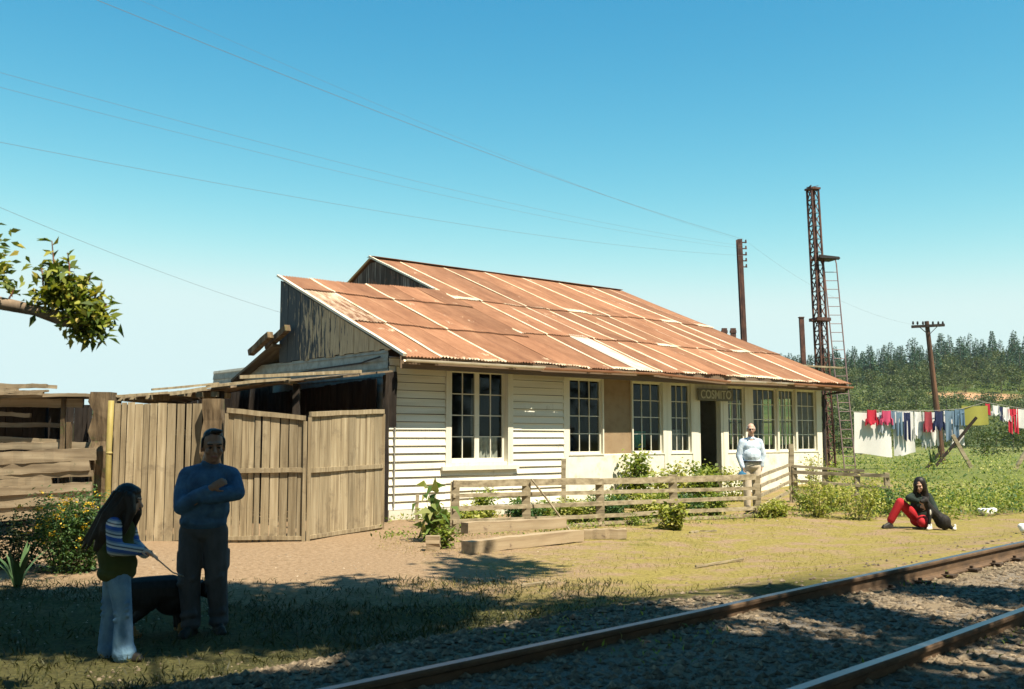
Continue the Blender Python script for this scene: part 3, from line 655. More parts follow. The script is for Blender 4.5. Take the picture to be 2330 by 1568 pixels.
def thickpost(p, w, h, lab, mat=None, lean=(0, 0), seg=12, jit=.035, name='gate_post'):
    m = MB(); m.bar((0, 0, -.1), (lean[0], lean[1], h), w, w * .75, (0, 1, 0), seg, jit); o = m.build(name, mat or M_post); o.location = p
    return tag(o, lab, 'post')
pp = atz(474, 1243, GZ) + Vector((0, .1, 0)); thickpost(pp, .30, atd(474, 912, pp.y).z, 'broad rough post behind the man between fence panel and gate', M_post, (0, 0), 14, .03)
pp = atz(208, 1243, GZ) + Vector((0, .25, 0)); thickpost(pp, .33, atd(208, 897, pp.y).z, 'rotten split stump of a post where the slab fence ends', None, (.02, 0), 16, .06)
pp = atz(240, 1246, GZ); m = MB(); zt = atd(240, 916, pp.y).z
m.tube([(0, 0, 0), (.005, 0, zt * .35), (-.006, 0, zt * .64), (.004, 0, zt)], .045, 10)
for k in (.3, .64): m.tube([(0, 0, zt * k - .02), (0, 0, zt * k), (0, 0, zt * k + .02)], [.046, .052, .046], 10)
o = m.build('bamboo_pole', surf('yellow bamboo', [(.2, .15, .04), (.32, .25, .075), (.4, .33, .17)], 3, (1, 1, .5), .6, 0, .1), None, True); o.location = pp; tag(o, 'thin yellow bamboo pole beside the tan board panel', 'pole')
# slab fence: stacked split boards between dark uprights
fd = 15.7; p = atd(0, 1243, fd); p.z = 0
t = worldthing('slab_fence', p, 'tumbledown fence of stacked grey slabs at the left edge', 'fence')
lows = [((-60, 1046), (217, 1032), 28), ((-60, 1073), (205, 1058), 24), ((-60, 1086), (210, 1076), 14), ((-60, 1104), (118, 1094), 17), ((-60, 1122), (208, 1106), 20), ((-60, 1137), (208, 1121), 17), ((-60, 1152), (200, 1137), 14), ((-60, 1172), (222, 1158), 32)]
for i, (a, b, h) in enumerate(lows):
    y = fd - .12 + random.uniform(-.05, .05); m = MB(); m.bar(atd(a[0], a[1], y), atd(b[0], b[1], y), .07, h / F * y, (0, 0, 1), 12, .013); rel(m, p).build('slab', M_slab, t)
ups = [((-60, 876), (128, 880), 8), ((-60, 888), (95, 896), 10), ((-60, 901), (205, 903), 12), ((-60, 915), (190, 918), 20), ((-60, 966), (150, 968), 10), ((-60, 998), (150, 1006), 12), ((-60, 1016), (210, 1014), 16), ((-60, 936), (70, 946), 9), ((60, 905), (176, 899), 9)]
for i, (a, b, h) in enumerate(ups):
    y = fd + .25 + random.uniform(-.08, .08); m = MB(); m.bar(atd(a[0], a[1], y), atd(b[0], b[1], y), .06, h / F * y, (0, 0, 1), 12, .012); rel(m, p).build('slab', M_slab, t)
for i in range(7):
    y = fd + random.uniform(-.05, .2); u0 = random.uniform(-60, 30); v0 = random.uniform(877, 897); m = MB(); m.bar(atd(u0, v0, y), atd(u0 + random.uniform(60, 130), v0 + random.uniform(-5, 5), y), .09, random.uniform(.03, .07), (0, 0, 1), 8, .012); rel(m, p).build('slab', M_slab, t)
for u, w in ((84, .13), (113, .14), (-30, .12)):
    q = atd(u, 1200, fd + .62); m = MB(); m.bar(Vector((q.x, q.y, 0)), Vector((q.x + .03, q.y, atd(u, 897, fd).z - .02)), w, .1, (0, 1, 0), 6, .02); rel(m, p).build('post', M_dark, t)
for u, v in ((136, 905), (150, 960)):
    q = atd(u, 1200, fd + .15); m = MB(); m.bar(Vector((q.x, q.y, .4)), Vector((q.x - .02, q.y, atd(u, v, fd).z)), .07, .05, (0, 1, 0), 6, .02); rel(m, p).build('stake', M_post, t)
# a board wall in deep shade behind the slabs
m = MB(); q0, q1 = atd(-260, 1200, fd + 2.6), atd(200, 1200, fd + 2.6); ws = thing('wood_shed', Vector((q0.x, q0.y, 0)), 0, 'low dark wood shelter roofed with loose slabs behind the slab fence', 'shelter'); og = Vector((q0.x, q0.y, 0))
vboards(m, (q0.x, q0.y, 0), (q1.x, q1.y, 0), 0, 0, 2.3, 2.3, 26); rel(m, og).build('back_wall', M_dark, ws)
for i in range(9):
    y = fd + .12 + .29 * i; m = MB(); m.bar(Vector((atd(-270, 900, y).x, y, 2.36 + random.uniform(-.02, .03))), Vector((atd(random.uniform(90, 140) if i > 1 else 205, 900, y).x, y, 2.33 + random.uniform(-.02, .04))), .30, .05, (0, 0, 1), 8, .02); rel(m, og).build('roof_slab', M_slab, ws)
m = MB(); a, b_ = atd(190, 1200, fd + .5), atd(196, 1200, fd + 2.6); vboards(m, (a.x, a.y, 0), (b_.x, b_.y, 0), 0, 0, 2.2, 2.25, 12); rel(m, og).build('side_wall', M_dark, ws)
# ------------------------------------------------------------------ open shed built against the end of the house
A_ = atd(236, 906, 16.0); B_ = atd(892, 844, 18.85)
t = worldthing('yard_shed', Vector((A_.x, A_.y, 0)), 'low dark open shed roofed with rough planks between gates and house', 'shed'); org = Vector((A_.x, A_.y, 0))
C2 = house(-.06, 4.4, 3.02); D2 = Vector((A_.x - 1.6, A_.y + 8, 2.5))
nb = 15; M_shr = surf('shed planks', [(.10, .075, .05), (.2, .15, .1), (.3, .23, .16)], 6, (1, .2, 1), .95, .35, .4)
m = MB()
for i in range(nb):
    f0, f1 = i / nb, (i + 1) / nb - .004
    a, b_ = A_.lerp(B_, f0), A_.lerp(B_, f1); c, d = D2.lerp(C2, f1), D2.lerp(C2, f0)
    j = Vector((random.uniform(-.05, .05), random.uniform(-.14, .06), random.uniform(-.015, .03))); V = [a + j, b_ + j, c, d]
    V += [v - Vector((0, 0, .035)) for v in V]; m.add(V, [(0, 1, 2, 3), (7, 6, 5, 4), (0, 4, 5, 1), (1, 5, 6, 2), (2, 6, 7, 3), (3, 7, 4, 0)])
rel(m, org).build('roof', M_shr, t)
def shp(u, v, dd): return atd(u, v, dd)
for (u0, v0, u1, v1, h) in ((545, 858, 822, 845, .055), (470, 880, 660, 860, .05), (345, 887, 498, 872, .035), (385, 897, 470, 884, .06), (240, 903, 400, 893, .035)):
    f0 = (u0 - 236) / 656; f1 = (u1 - 236) / 656
    m = MB(); m.bar(atd(u0, v0, 16 + 2.85 * f0 - .18), atd(u1, v1, 16 + 2.85 * f1 - .18), .05, h, (0, 0, 1), 4, .008); rel(m, org).build('fascia_plank', M_gate, t)
for u, v in ((272, 906), (300, 903), (335, 902), (410, 895), (452, 898), (487, 897), (650, 866)):
    f0 = (u - 236) / 656; q = atd(u, v, 16 + 2.85 * f0 - .1); m = MB(); m.bar(q, q + Vector((-.1, 1.2, .02)), .10, .09, (0, 0, 1), 2, .006); rel(m, org).build('rafter_end', M_gate, t)
for f in (.02, .35, .62, .97):
    q = A_.lerp(B_, f) + Vector((.0, .25, 0)); m = MB(); m.bar((q.x, q.y, 0), (q.x, q.y, q.z - .05), .12, .1, (0, 1, 0), 5, .012); rel(m, org).build('post', M_dark, t)
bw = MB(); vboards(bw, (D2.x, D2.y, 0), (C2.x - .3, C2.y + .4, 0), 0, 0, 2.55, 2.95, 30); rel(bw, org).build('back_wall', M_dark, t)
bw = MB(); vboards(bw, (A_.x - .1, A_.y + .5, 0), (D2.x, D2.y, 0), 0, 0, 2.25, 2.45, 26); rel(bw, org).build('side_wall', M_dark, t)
bw = MB(); a, b_ = house(-.09, .25, 0), house(-.09, 8.4, 0); vboards(bw, b_, a, .1, .1, 2.6, 2.86, 40); rel(bw, org).build('shade_lining', M_dark, t)  # dark boards added over the end wall, standing in for deep shade
m = MB(); q = B_ + Vector((-.02, .2, 0)); m.bar((q.x - .02, q.y, 1.9), (q.x - .02, q.y, q.z), .22, .05, (0, 1, 0), 5, .02); rel(m, org).build('corner_plank', M_dark, t)
# ------------------------------------------------------------------ garden fence
F0 = atz(1030, 1222, .05); F4 = atz(1722, 1168, .15); F5 = atz(1803, 1140, .2); F6 = atz(2024, 1145, .2)
def gz(p): return ground_z(p[0], p[1])
t = worldthing('garden_fence', F0, 'grey post and rail fence along the flower bed before the station', 'fence')
fr = [0, .2, .43, .68, 1.0]
for f in fr:
    q = F0.lerp(F4, f) + Vector((.03, .07, 0)); m = MB(); m.bar((q.x, q.y, gz(q) - .1), (q.x + random.uniform(-.02, .02), q.y, gz(q) + .86 + random.uniform(-.02, .03)), .15, .11, (0, 1, 0), 6, .012); rel(m, F0).build('post', M_rail, t)
for z, h in ((.83, .115), (.62, .065), (.42, .075), (.20, .07), (.045, .06)):
    k = 0
    while k < 4:
        k2 = min(4, k + random.choice((2, 2, 4))); a, b_ = F0.lerp(F4, fr[k]), F0.lerp(F4, fr[k2])
        m = MB(); m.bar(Vector((a.x, a.y, gz(a) + z + random.uniform(-.02, .02))), Vector((b_.x, b_.y, gz(b_) + z + random.uniform(-.025, .015))), .035, h, (0, 0, 1), 8, .012); rel(m, F0).build('rail', M_rail, t); k = k2
t = worldthing('garden_gate', F4, 'short barred garden gate set back between two fences', 'gate')
for z in (.82, .62, .42, .2):
    m = MB(); m.bar(Vector((F4.x + .12, F4.y + .15, gz(F4) + z + .02)), Vector((F5.x - .05, F5.y, gz(F5) + z + .06)), .03, .07, (0, 0, 1), 4, .01); rel(m, F4).build('rail', M_rail, t)
o = thickpost(Vector((F5.x, F5.y, gz(F5))), .11, 1.38, 'thin tall grey post at the garden gate', M_rail, (.0, 0), 8, .012, 'fence_post')
t = worldthing('garden_fence', F5, 'leaning rail fence running from the gate to the weeds', 'fence')
for f in (.03, .35, .68, .98):
    q = F5.lerp(F6, f); m = MB(); m.bar((q.x, q.y, gz(q) - .1), (q.x, q.y, gz(q) + .82), .11, .09, (0, 1, 0), 5, .012); rel(m, F5).build('post', M_rail, t)
for z, h, f0, f1 in ((.86, .06, 0, .75), (.72, .08, 0, 1.0), (.5, .065, 0, 1.0), (.3, .06, 0, .7), (.14, .07, .55, 1.)):
    a, b_ = F5.lerp(F6, f0), F5.lerp(F6, f1); m = MB(); m.bar(Vector((a.x, a.y - .06, gz(a) + z)), Vector((b_.x, b_.y - .06, gz(b_) + z + random.uniform(-.06, .06))), .035, h, (0, 0, 1), 8, .014); rel(m, F5).build('rail', M_rail, t)
# squared timbers lying before the fence, leaning stick, stump, short pickets
def beam(p, q, w, h, lab):
    d = Vector(q) - Vector(p); m = MB(); L = math.hypot(d.x, d.y); m.bar((0, 0, h / 2), (L, 0, d.z + h / 2), w, h, (0, 0, 1), 10, .014); o = m.build('timber_beam', M_beam); o.location = p; o.rotation_euler = (0, 0, math.atan2(d.y, d.x))
    return tag(o, lab, 'timber', 'squared timbers lying before the garden fence')
def ga(u, v, dz=0.):
    p = atz(u, v, .05); p = atz(u, v, gz(p)); p.z = gz(p) + dz; return p
beam(ga(1060, 1259, .0), ga(1318, 1233, .02), .2, .175, 'long squared grey timber lying frontmost before the garden fence')
beam(ga(1056, 1238, .02) + Vector((0, .2, .13)), ga(1282, 1224, .16) + Vector((0, .1, 0)), .19, .16, 'squared timber lying just behind and above the frontmost one')
beam(ga(1328, 1226), ga(1425, 1225), .2, .15, 'shorter squared timber lying to the right of the long ones')
m = MB(); a = Vector((F0.lerp(F4, .22).x, F0.lerp(F4, .22).y - .1, .98)); b_ = ga(1298, 1208) ; m.tube([Vector((0, 0, 0)), (b_ - a) * .5 + Vector((0, 0, .015)), b_ - a], [.016, .018, .02], 7); o = m.build('leaning_stick', M_rail); o.location = a; tag(o, 'thin straight stick leaning against the garden fence', 'stick')
p = ga(986, 1251); m = MB(); m.bar((0, 0, -.05), (0, 0, .21), .2, .16, (0, 1, 0), 5, .015); o = m.build('wood_block', M_beam); o.location = p; tag(o, 'short squared wood block standing under the broad-leaved plant', 'block')
p = ga(948, 1188); m = MB(); m.bar((0, 0, -.05), (.01, 0, .52), .06, .06, (0, 1, 0), 5, .01); o = m.build('picket', M_rail); o.location = p; tag(o, 'short grey picket standing at the white house corner', 'picket')
p = ga(1283, 1172) ; m = MB(); m.bar((0, 0, -.05), (0, 0, 1.15), .09, .05, (0, 1, 0), 6, .012); o = m.build('wooden_stake', M_rail); o.location = p; tag(o, 'tall grey stake against the white wall behind the fence', 'stake')
for u, v, L, lab in ((1580, 1213, .24, 'dark curled bark scrap on the dry grass before the fence'), (1612, 1211, .3, 'pale split wood chip lying beside the dark bark scrap'), (1225, 1333, .45, 'thin broken lath lying on the bare earth'), (1012, 1240, .3, 'dry stick fallen beside the wood block'), (1640, 1285, 1.1, 'long thin dry stick lying on the yellow grass')):
    p = ga(u, v); m = MB(); m.bar((-L / 2, 0, .02), (L / 2, .02, .025), .05 if L < .4 else .025, .025, (0, 0, 1), 5, .01); o = m.build('wood_scrap', M_rail); o.location = p; o.rotation_euler = (0, 0, random.uniform(-.6, .6) + (1.1 if L == .45 else .4)); tag(o, lab, 'wood scrap', 'wood scraps lying on the ground')
# ------------------------------------------------------------------ poles, tower, ladder, wires
def rp(name, u, vt, D, w, lab, cat, lean=0., zb=.3, group=None):
    p = atd(u, 900, D); p.z = zb; zt = atd(u, vt, D).z; o = thing(name, p, 0, lab, cat, group); return o, zt - zb
o, h = rp('signal_post', 1704, 545, 35., .2, 'tall rail-steel post with brackets rising behind the roof', 'post'); LE = -.22
m = MB(); m.bar((0, 0, 0), (LE, 0, h), .06, .2, (0, 1, 0)); m.bar((.0, -.07, 0), (LE, -.07, h), .17, .04, (0, 1, 0)); m.bar((.0, .07, 0), (LE, .07, h), .2, .04, (0, 1, 0)); m.build('shaft', M_metal, o)
for k in range(5):
    m = MB(); z = h - .12 - .22 * k; m.bar((LE, -.05, z), (LE + .24, -.05, z), .03, .04); m.tube([(LE + .22, -.05, z - .02), (LE + .22, -.05, z + .10)], [.035, .025], 7); m.build('insulator', M_metal, o)
o, h = rp('iron_post', 1836, 723, 34., .2, 'short dark iron post between roof and lattice tower', 'post')
m = MB(); m.bar((0, 0, 0), (-.12, 0, h), .15, .13, (0, 1, 0), 4, .006); m.build('shaft', M_metal, o); m = MB(); m.box((-.12, 0, h + .01), (.18, .16, .03)); m.build('cap', M_metal, o)
for u, lab in ((1651, 'stub of a rusty post just showing over the roof rake'), (1671, 'second post stub over the roof rake, nearer the tall post')):
    o, h = rp('post_stub', u, 747, 33.5, .2, lab, 'post', group='post stubs behind the roof'); m = MB(); m.bar((0, 0, 0), (0, 0, h), .17, .12, (0, 1, 0), 4, .006); m.build('shaft', M_metal, o); m = MB(); m.box((0, 0, h - .12), (.2, .15, .09)); m.build('collar', M_metal, o)
TD = 31.3; p = atd(1881, 900, TD); p.z = .3; zt = atd(1856, 432, TD).z - .3
tw = thing('lattice_tower', p, .3, 'slender rusty lattice signal mast rising beside the house', 'mast'); lx = -.30
def tc(z): return lx * z / zt
def th(z): return .155 - .03 * z / zt
for sx_, sy_ in ((-1, -1), (1, -1), (1, 1), (-1, 1)):
    m = MB(); n = 8
    for a in (0,):
        m.bar((sx_ * th(0), sy_ * th(0), 0), (tc(zt) + sx_ * th(zt), sy_ * th(zt), zt), .05, .05, (0, 1, 0))
    m.build('corner_leg', M_metal, tw)
m = MB(); z = .1; k = 0
while z < zt - .3:
    z2 = z + .42; c0, c1, r0, r1 = tc(z), tc(z2), th(z), th(z2)
    for (ax, ay, bx, by) in ((-1, -1, 1, -1), (1, -1, 1, 1), (1, 1, -1, 1), (-1, 1, -1, -1)):
        m.bar((c0 + ax * r0, ay * r0, z), (c1 + bx * r1, by * r1, z2), .036, .012, (0, 0, 1))
        m.bar((c1 + ax * r1, ay * r1, z2), (c1 + bx * r1, by * r1, z2 + .06), .04, .015, (0, 0, 1))
    z = z2
m.build('lattice', M_metal, tw)
m = MB(); m.box((tc(zt), 0, zt), (.36, .36, .06)); m.build('cap', M_metal, tw)
zc = atd(1860, 728, TD).z - .3; m = MB(); m.box((tc(zc), 0, zc), (.50, .46, .10)); m.box((tc(zc), 0, zc - .03), (.66, .08, .05)); m.build('collar', M_metal, tw)
zp = atd(1870, 590, TD).z - .3; m = MB(); m.box((tc(zp) + .27, -.05, zp), (.72, .6, .05)); m.bar((tc(zp) - .1, -.3, zp + .03), (tc(zp) + .62, -.3, zp + .0), .04, .1); m.build('platform', M_black, tw)
l0a, l0b = atd(1921, 1022, TD - .4), atd(1946, 1022, TD - .4); l1a, l1b = atd(1874, 600, TD), atd(1903, 600, TD)
ld = thing('iron_ladder', Vector((l0a.x, l0a.y, 0)), 0, 'thin iron ladder leaning up to the lattice mast platform', 'ladder'); og = Vector((l0a.x, l0a.y, 0)); M_lad = surf('ladder iron', [(.17, .13, .15), (.27, .18, .17)], 4, (1, 1, 1), .7)
l0a.z = l0b.z = gz(l0a)
for a, b_ in ((l0a, l1a), (l0b, l1b)):
    m = MB(); m.tube([a - og, a.lerp(b_, .5) - og, b_ - og, (b_ - og) + Vector((-.02 if b_ is l1b else .06, .05, .18))], .02, 6); m.build('stile', M_lad, ld)
for i in range(1, 24):
    f = i / 24; m = MB(); m.tube([l0a.lerp(l1a, f) - og, l0b.lerp(l1b, f) - og], .012, 5); m.build('rung', M_lad, ld)
m = MB(); a = l0a.lerp(l1a, .02); m.box((a.x - og.x + .0, a.y - og.y, .35), (.3, .3, .65)); m.build('counterweight', M_black, ld)
UD = 40.; p = atd(2140, 900, UD); p.z = .55; zt = atd(2115, 731, UD).z - .55
up = thing('utility_pole', p, 0, 'leaning wooden utility pole with one crossarm beyond the washing', 'pole'); LX = -.44
m = MB(); m.tube([(0, 0, -.2), (LX * .5, 0, zt * .5), (LX, 0, zt)], [.13, .11, .085], 10); m.build('shaft', surf('pole wood', [(.05, .03, .025), (.11, .06, .04), (.2, .1, .06)], 8, (1, 1, .1), .9, 0, .3), up)
zc = zt - .22; m = MB(); m.bar((LX - .66, -.12, zc - .02), (LX + .66, -.12, zc + .05), .09, .11); m.build('crossarm', M_dark, up)
for s_ in (-1, 1):
    m = MB(); m.bar((LX + s_ * .38, -.12, zc), (LX + .02, -.11, zc - .35), .04, .02); m.build('brace', M_black, up)
for xx in (-.6, -.42, -.2, .2, .42, .6):
    m = MB(); m.tube([(LX + xx, -.12, zc + .06), (LX + xx, -.12, zc + .12), (LX + xx, -.12, zc + .2)], [.02, .045, .03], 7); m.build('insulator', M_black, up)
def wire(a, b, sag, lab, r=.008, n=26):
    a, b = Vector(a), Vector(b); m = MB(); pts = []
    for i in range(n + 1):
        t_ = i / n; q = a.lerp(b, t_) - a; q.z -= sag * 4 * t_ * (1 - t_); pts.append(q)
    m.tube(pts, r * .5, 4); o = m.build('overhead_wire', M_wire); o.location = a; return tag(o, lab, 'wire', 'overhead wires crossing the sky')
PT = atd(1692, 560, 35.)
wire(atd(-60, -115, 13), PT + Vector((0, 0, .25)), .25, 'dark overhead wire, the steepest and clearest across the sky', .009)
wire(atd(230, -40, 15), PT + Vector((.1, 0, .15)), .3, 'faint thin overhead wire highest over the rooftop', .004)
wire(atd(-80, 143, 13), PT + Vector((.1, 0, 0)), .3, 'thin overhead wire, upper of the close pair at left', .005)
wire(atd(-80, 178, 13), PT + Vector((.1, 0, -.1)), .3, 'thin overhead wire, lower of the close pair at left', .005)
wire(atd(-80, 308, 14), PT + Vector((.1, 0, -.35)), .3, 'overhead wire passing just above the ridge of the roof', .007)
wire(atd(-80, 438, 14), house(.4, 5., 4.6), .1, 'low overhead wire running down to the gable', .006)
wire(PT + Vector((.2, 0, .1)), atd(2090, 741, UD), .5, 'faint wire between the signal post and the utility pole', .005)
# ------------------------------------------------------------------ washing on two lines
LD = 33.
def gpt(u, v): return atd(u, v, LD)
rope_pts = [(1870, 918), (1945, 937), (2040, 934), (2130, 934), (2190, 930), (2240, 916)]
def rope(pts, D0, D1, lab):
    P = [atd(u, v, D0 + (D1 - D0) * i / (len(pts) - 1)) for i, (u, v) in enumerate(pts)]; m = MB(); m.tube([q - P[0] for q in P], .008, 5); o = m.build('clothes_line', surf('rope', [(.3, .28, .25), (.4, .38, .34)], 5)); o.location = P[0]; tag(o, lab, 'clothes line')
rope(rope_pts, LD, LD, 'clothes line sagging from the mast past the utility pole')
rope([(2200, 905), (2245, 916), (2330, 930), (2420, 935)], LD + 2, LD + 2, 'second clothes line at the right edge')
def cl(c, c2=None, sc=3):
    nm = 'cloth %.2f %.2f %.2f' % c
    if c2: nm += ' b'
    return surf(nm, [tuple(k * .85 for k in c), c] + ([c2] if c2 else []), sc, (1, 1, .5), .9, 0, .2, .01)
WH = (.78, .76, .76); RD = (.55, .03, .06); NV = (.025, .035, .10); JN = (.16, .24, .34); YL = (.34, .325, .075); PK = (.6, .08, .18); MR = (.33, .05, .07)
def garment(name, u0, u1, vt, vb, col, label, kind='sheet', D=None, col2=None):
    D = D or LD; a = atd(u0, vt, D); b = atd(u1, vt, D); zb = atd((u0 + u1) / 2, vb, D).z; W_ = b.x - a.x; H_ = a.z - zb
    m = MB(); ph = random.random() * 6
    def panel(xf, n=12, k=10, thick=.012):
        """xf(t)-> (x0,x1) across at height fraction t from the line down"""
        for side in (0, 1):
            V = []
            for j in range(k + 1):
                t_ = j / k; x0, x1 = xf(t_)
                for i in range(n + 1):
                    s_ = i / n; x = (x0 + (x1 - x0) * s_) * W_
                    y = .035 * W_ ** .5 * math.sin(s_ * 7 + ph + t_ * 1.5) * (.3 + t_) + side * thick
                    z = -t_ * H_ - .05 * H_ * math.sin(s_ * 3.1 + ph) * t_ - .02 * (1 - t_) * math.sin(math.pi * s_)
                    V.append((x, y, z))
            fs = [(j * (n + 1) + i, j * (n + 1) + i + 1, (j + 1) * (n + 1) + i + 1, (j + 1) * (n + 1) + i) for j in range(k) for i in range(n)]
            m.add(V, fs if side == 0 else [f[::-1] for f in fs])
    if kind == 'sheet': panel(lambda t_: (0 - .03 * t_, 1 + .04 * t_))
    elif kind == 'shirt':      # hung by the hem, sleeves trailing
        panel(lambda t_: (.12 - .05 * math.sin(t_ * 3), .88 + .06 * t_) if t_ < .85 else (.3, .7))
        panel(lambda t_: (.0 - .1 * t_, .2 - .06 * t_) if t_ > .55 else (.12, .2)); panel(lambda t_: (.8 + .05 * t_, 1.0 + .1 * t_) if t_ > .5 else (.8, .88))
    elif kind == 'trousers':
        panel(lambda t_: (0, 1) if t_ < .3 else (-.02 * t_, .47 - .08 * t_)); panel(lambda t_: (.5, 1) if t_ < .3 else (.53 + .05 * t_, 1.0))
    M_ = cl(col, col2); o = m.build(name, M_, None, True); o.location = a; return tag(o, label, {'sheet': 'sheet', 'shirt': 'shirt', 'trousers': 'trousers'}[kind] if name not in ('towel', 'blanket') else name, 'washing on the lines')
garment('bed_sheet', 1943, 2024, 938, 1036, WH, 'large white sheet hanging lowest beside the ladder')
garment('shirt', 1970, 1997, 932, 968, RD, 'red shirt hung over the large white sheet', 'shirt', LD - .15)
garment('shirt', 2004, 2030, 934, 966, PK, 'pinkish red shirt beside the darker red one', 'shirt', LD - .15)
garment('shirt', 2027, 2036, 935, 975, JN, 'narrow grey blue garment between the two white sheets', 'sheet', LD - .1)
garment('bed_sheet', 2033, 2078, 935, 1033, WH, 'second white sheet, long and narrow, mid line')
garment('trousers', 2056, 2071, 938, 1002, NV, 'thin navy trousers hanging before a white sheet', 'trousers', LD - .15)
garment('shirt', 2078, 2098, 936, 1000, WH, 'white shirt left of the pale patterned one', 'shirt', col2=JN)
garment('shirt', 2096, 2116, 937, 1020, (.6, .6, .58), 'pale patterned shirt with grey sleeves', 'shirt', col2=(.3, .36, .42))
garment('shirt', 2101, 2122, 936, 985, MR, 'maroon shirt beside the navy one', 'shirt', LD - .15)
garment('shirt', 2124, 2148, 935, 978, NV, 'navy blue shirt in front of the utility pole', 'shirt', LD - .2)
garment('trousers', 2150, 2180, 934, 1005, JN, 'blue jeans hanging beside the utility pole', 'trousers', LD - .1)
garment('trousers', 2172, 2194, 931, 970, (.12, .2, .3), 'darker short jeans bunched on the line', 'trousers', LD - .12)
garment('bed_sheet', 2160, 2190, 940, 1015, WH, 'white cloth behind the blue jeans', 'sheet', LD + .1)
garment('shirt', 2112, 2133, 937, 1012, WH, 'white shirt hanging low behind the maroon one', 'shirt', LD + .12)
garment('shirt', 2145, 2163, 935, 1003, WH, 'white shirt between the navy shirt and the jeans', 'shirt', LD + .08, (.4, .46, .54))
garment('trousers', 2039, 2053, 937, 990, JN, 'faded blue trousers over the second white sheet', 'trousers', LD - .15)
garment('shirt', 1998, 2012, 937, 985, (.5, .55, .62), 'pale grey shirt between the red and pink shirts', 'shirt', LD - .08)
garment('towel', 2188, 2247, 923, 966, YL, 'wide olive yellow towel on the washing line')
garment('shirt', 2242, 2252, 918, 945, RD, 'small red garment first on the second line', 'sheet', LD + 2)
garment('shirt', 2256, 2276, 922, 946, WH, 'small white shirt on the second line', 'shirt', LD + 2)
garment('trousers', 2274, 2284, 925, 958, NV, 'narrow navy garment on the second line', 'sheet', LD + 2)
garment('shirt', 2280, 2298, 926, 960, WH, 'larger white shirt left of the red trousers', 'shirt', LD + 2)
garment('trousers', 2293, 2316, 930, 986, RD, 'bright red trousers on the second line', 'trousers', LD + 2)
garment('bed_sheet', 2312, 2345, 930, 975, WH, 'white cloth at the right end of the second line', 'sheet', LD + 2)
def prop(a, b, w, lab, mat=None):
    m = MB(); m.bar((0, 0, 0), Vector(b) - Vector(a), w, w * .7, (0, 1, 0), 5, .012); o = m.build('line_prop', mat or M_dark); o.location = a; tag(o, lab, 'prop', 'wooden props under the washing line')
LB = LD - .2
def lp(u, v): return atd(u, v, LB)
prop(lp(2130, 1060), lp(2222, 950), .085, 'long dark prop pole slanting up to the yellow towel')
prop(lp(2210, 1064), lp(2168, 990), .115, 'thick grey strut leaning the opposite way on the grass', M_rail)
prop(lp(2108, 1066), lp(2138, 1030), .09, 'short dark stick at the foot of the utility pole')
prop(lp(2312, 1066), lp(2350, 1000), .11, 'grey prop pole at the right picture edge', M_rail)
def bag(u, v, s, lab):
    p = ga(u, v); m = MB()
    for k in range(4): m.ell((random.uniform(-.1, .1) * s, random.uniform(-.06, .06) * s, .09 * s), (random.uniform(.12, .2) * s, .12 * s, random.uniform(.07, .12) * s), Matrix.Rotation(random.uniform(-.5, .5), 3, 'Y'), 10, 7)
    o = remesh(m, 'plastic_bag', surf('white plastic', [(.74, .74, .74), (.8, .8, .8)], 5, (1, 1, 1), .4, 0, .3), None, .03 * s, 2); o.location = p; tag(o, lab, 'bag', 'white plastic bags on the grass')
bag(2246, 1128, .85, 'white plastic bag on the weeds beyond the seated woman'); bag(2340, 1220, .75, 'white plastic bag by the rail at the right edge')
# ------------------------------------------------------------------ people and dogs
M_skin = surf('tanned skin', [(.24, .125, .08), (.31, .17, .11)], 8, (1, 1, 1), .55, 0, .05, .003)
M_skin2 = surf('fair skin', [(.5, .29, .21), (.58, .36, .27)], 8, (1, 1, 1), .55, 0, .05, .003)
M_hair = surf('black hair', [(.008, .006, .006), (.022, .016, .014)], 30, (1, 1, .15), .5, 0, .5, .01)
M_gray = surf('white hair', [(.5, .47, .43), (.65, .62, .58)], 30, (1, 1, .2), .6, 0, .5, .01)
M_fleece = surf('blue fleece', [(.03, .07, .14), (.05, .115, .21), (.075, .155, .26)], 9, (1, 1, 1), .95, 0, .8, .03)
M_cargo = surf('grey cargo cloth', [(.045, .05, .057), (.085, .09, .1)], 8, (1, 1, .5), .9, 0, .9, .03)
M_jean = surf('pale jeans', [(.07, .15, .27), (.12, .23, .37), (.17, .3, .43)], 9, (1, 1, .7), .9, 0, .9, .03)
M_vest = surf('olive vest', [(.035, .045, .012), (.06, .07, .02)], 5, (1, 1, 2), .95, 0, .4, .02)
M_shoe = surf('dark shoe', [(.015, .014, .014), (.04, .035, .03)], 9, (1, 1, 1), .6, 0, .2)
M_eye = surf('eye', [(.02, .015, .01), (.05, .03, .02)], 5, (1, 1, 1), .25, 0, 0)
M_lip = surf('lips', [(.28, .11, .09), (.32, .13, .1)], 5, (1, 1, 1), .5, 0, 0)
M_shirt = surf('pale blue shirt', [(.42, .55, .72), (.68, .75, .82)], 9, (1, 1, .6), .85, 0, .9, .03)
M_khaki = surf('cream trousers', [(.56, .47, .36), (.66, .57, .45)], 5, (1, 1, .4), .9, 0, .3, .02)
M_red = surf('red trousers', [(.35, .012, .02), (.52, .025, .035)], 5, (1, 1, .6), .85, 0, .3, .02)
M_jack = surf('dark green jacket', [(.008, .016, .013), (.02, .034, .026)], 5, (1, 1, 1), .85, 0, .3, .02)
M_dog = surf('black fur', [(.008, .007, .007), (.02, .017, .015)], 40, (1, 1, .5), .7, 0, .5, .01)
M_tan = surf('tan fur', [(.3, .16, .06), (.42, .25, .1)], 40, (1, 1, .5), .8, 0, .4, .01)
M_wfur = surf('white fur', [(.6, .56, .5), (.72, .68, .62)], 40, (1, 1, .5), .8, 0, .4, .01)
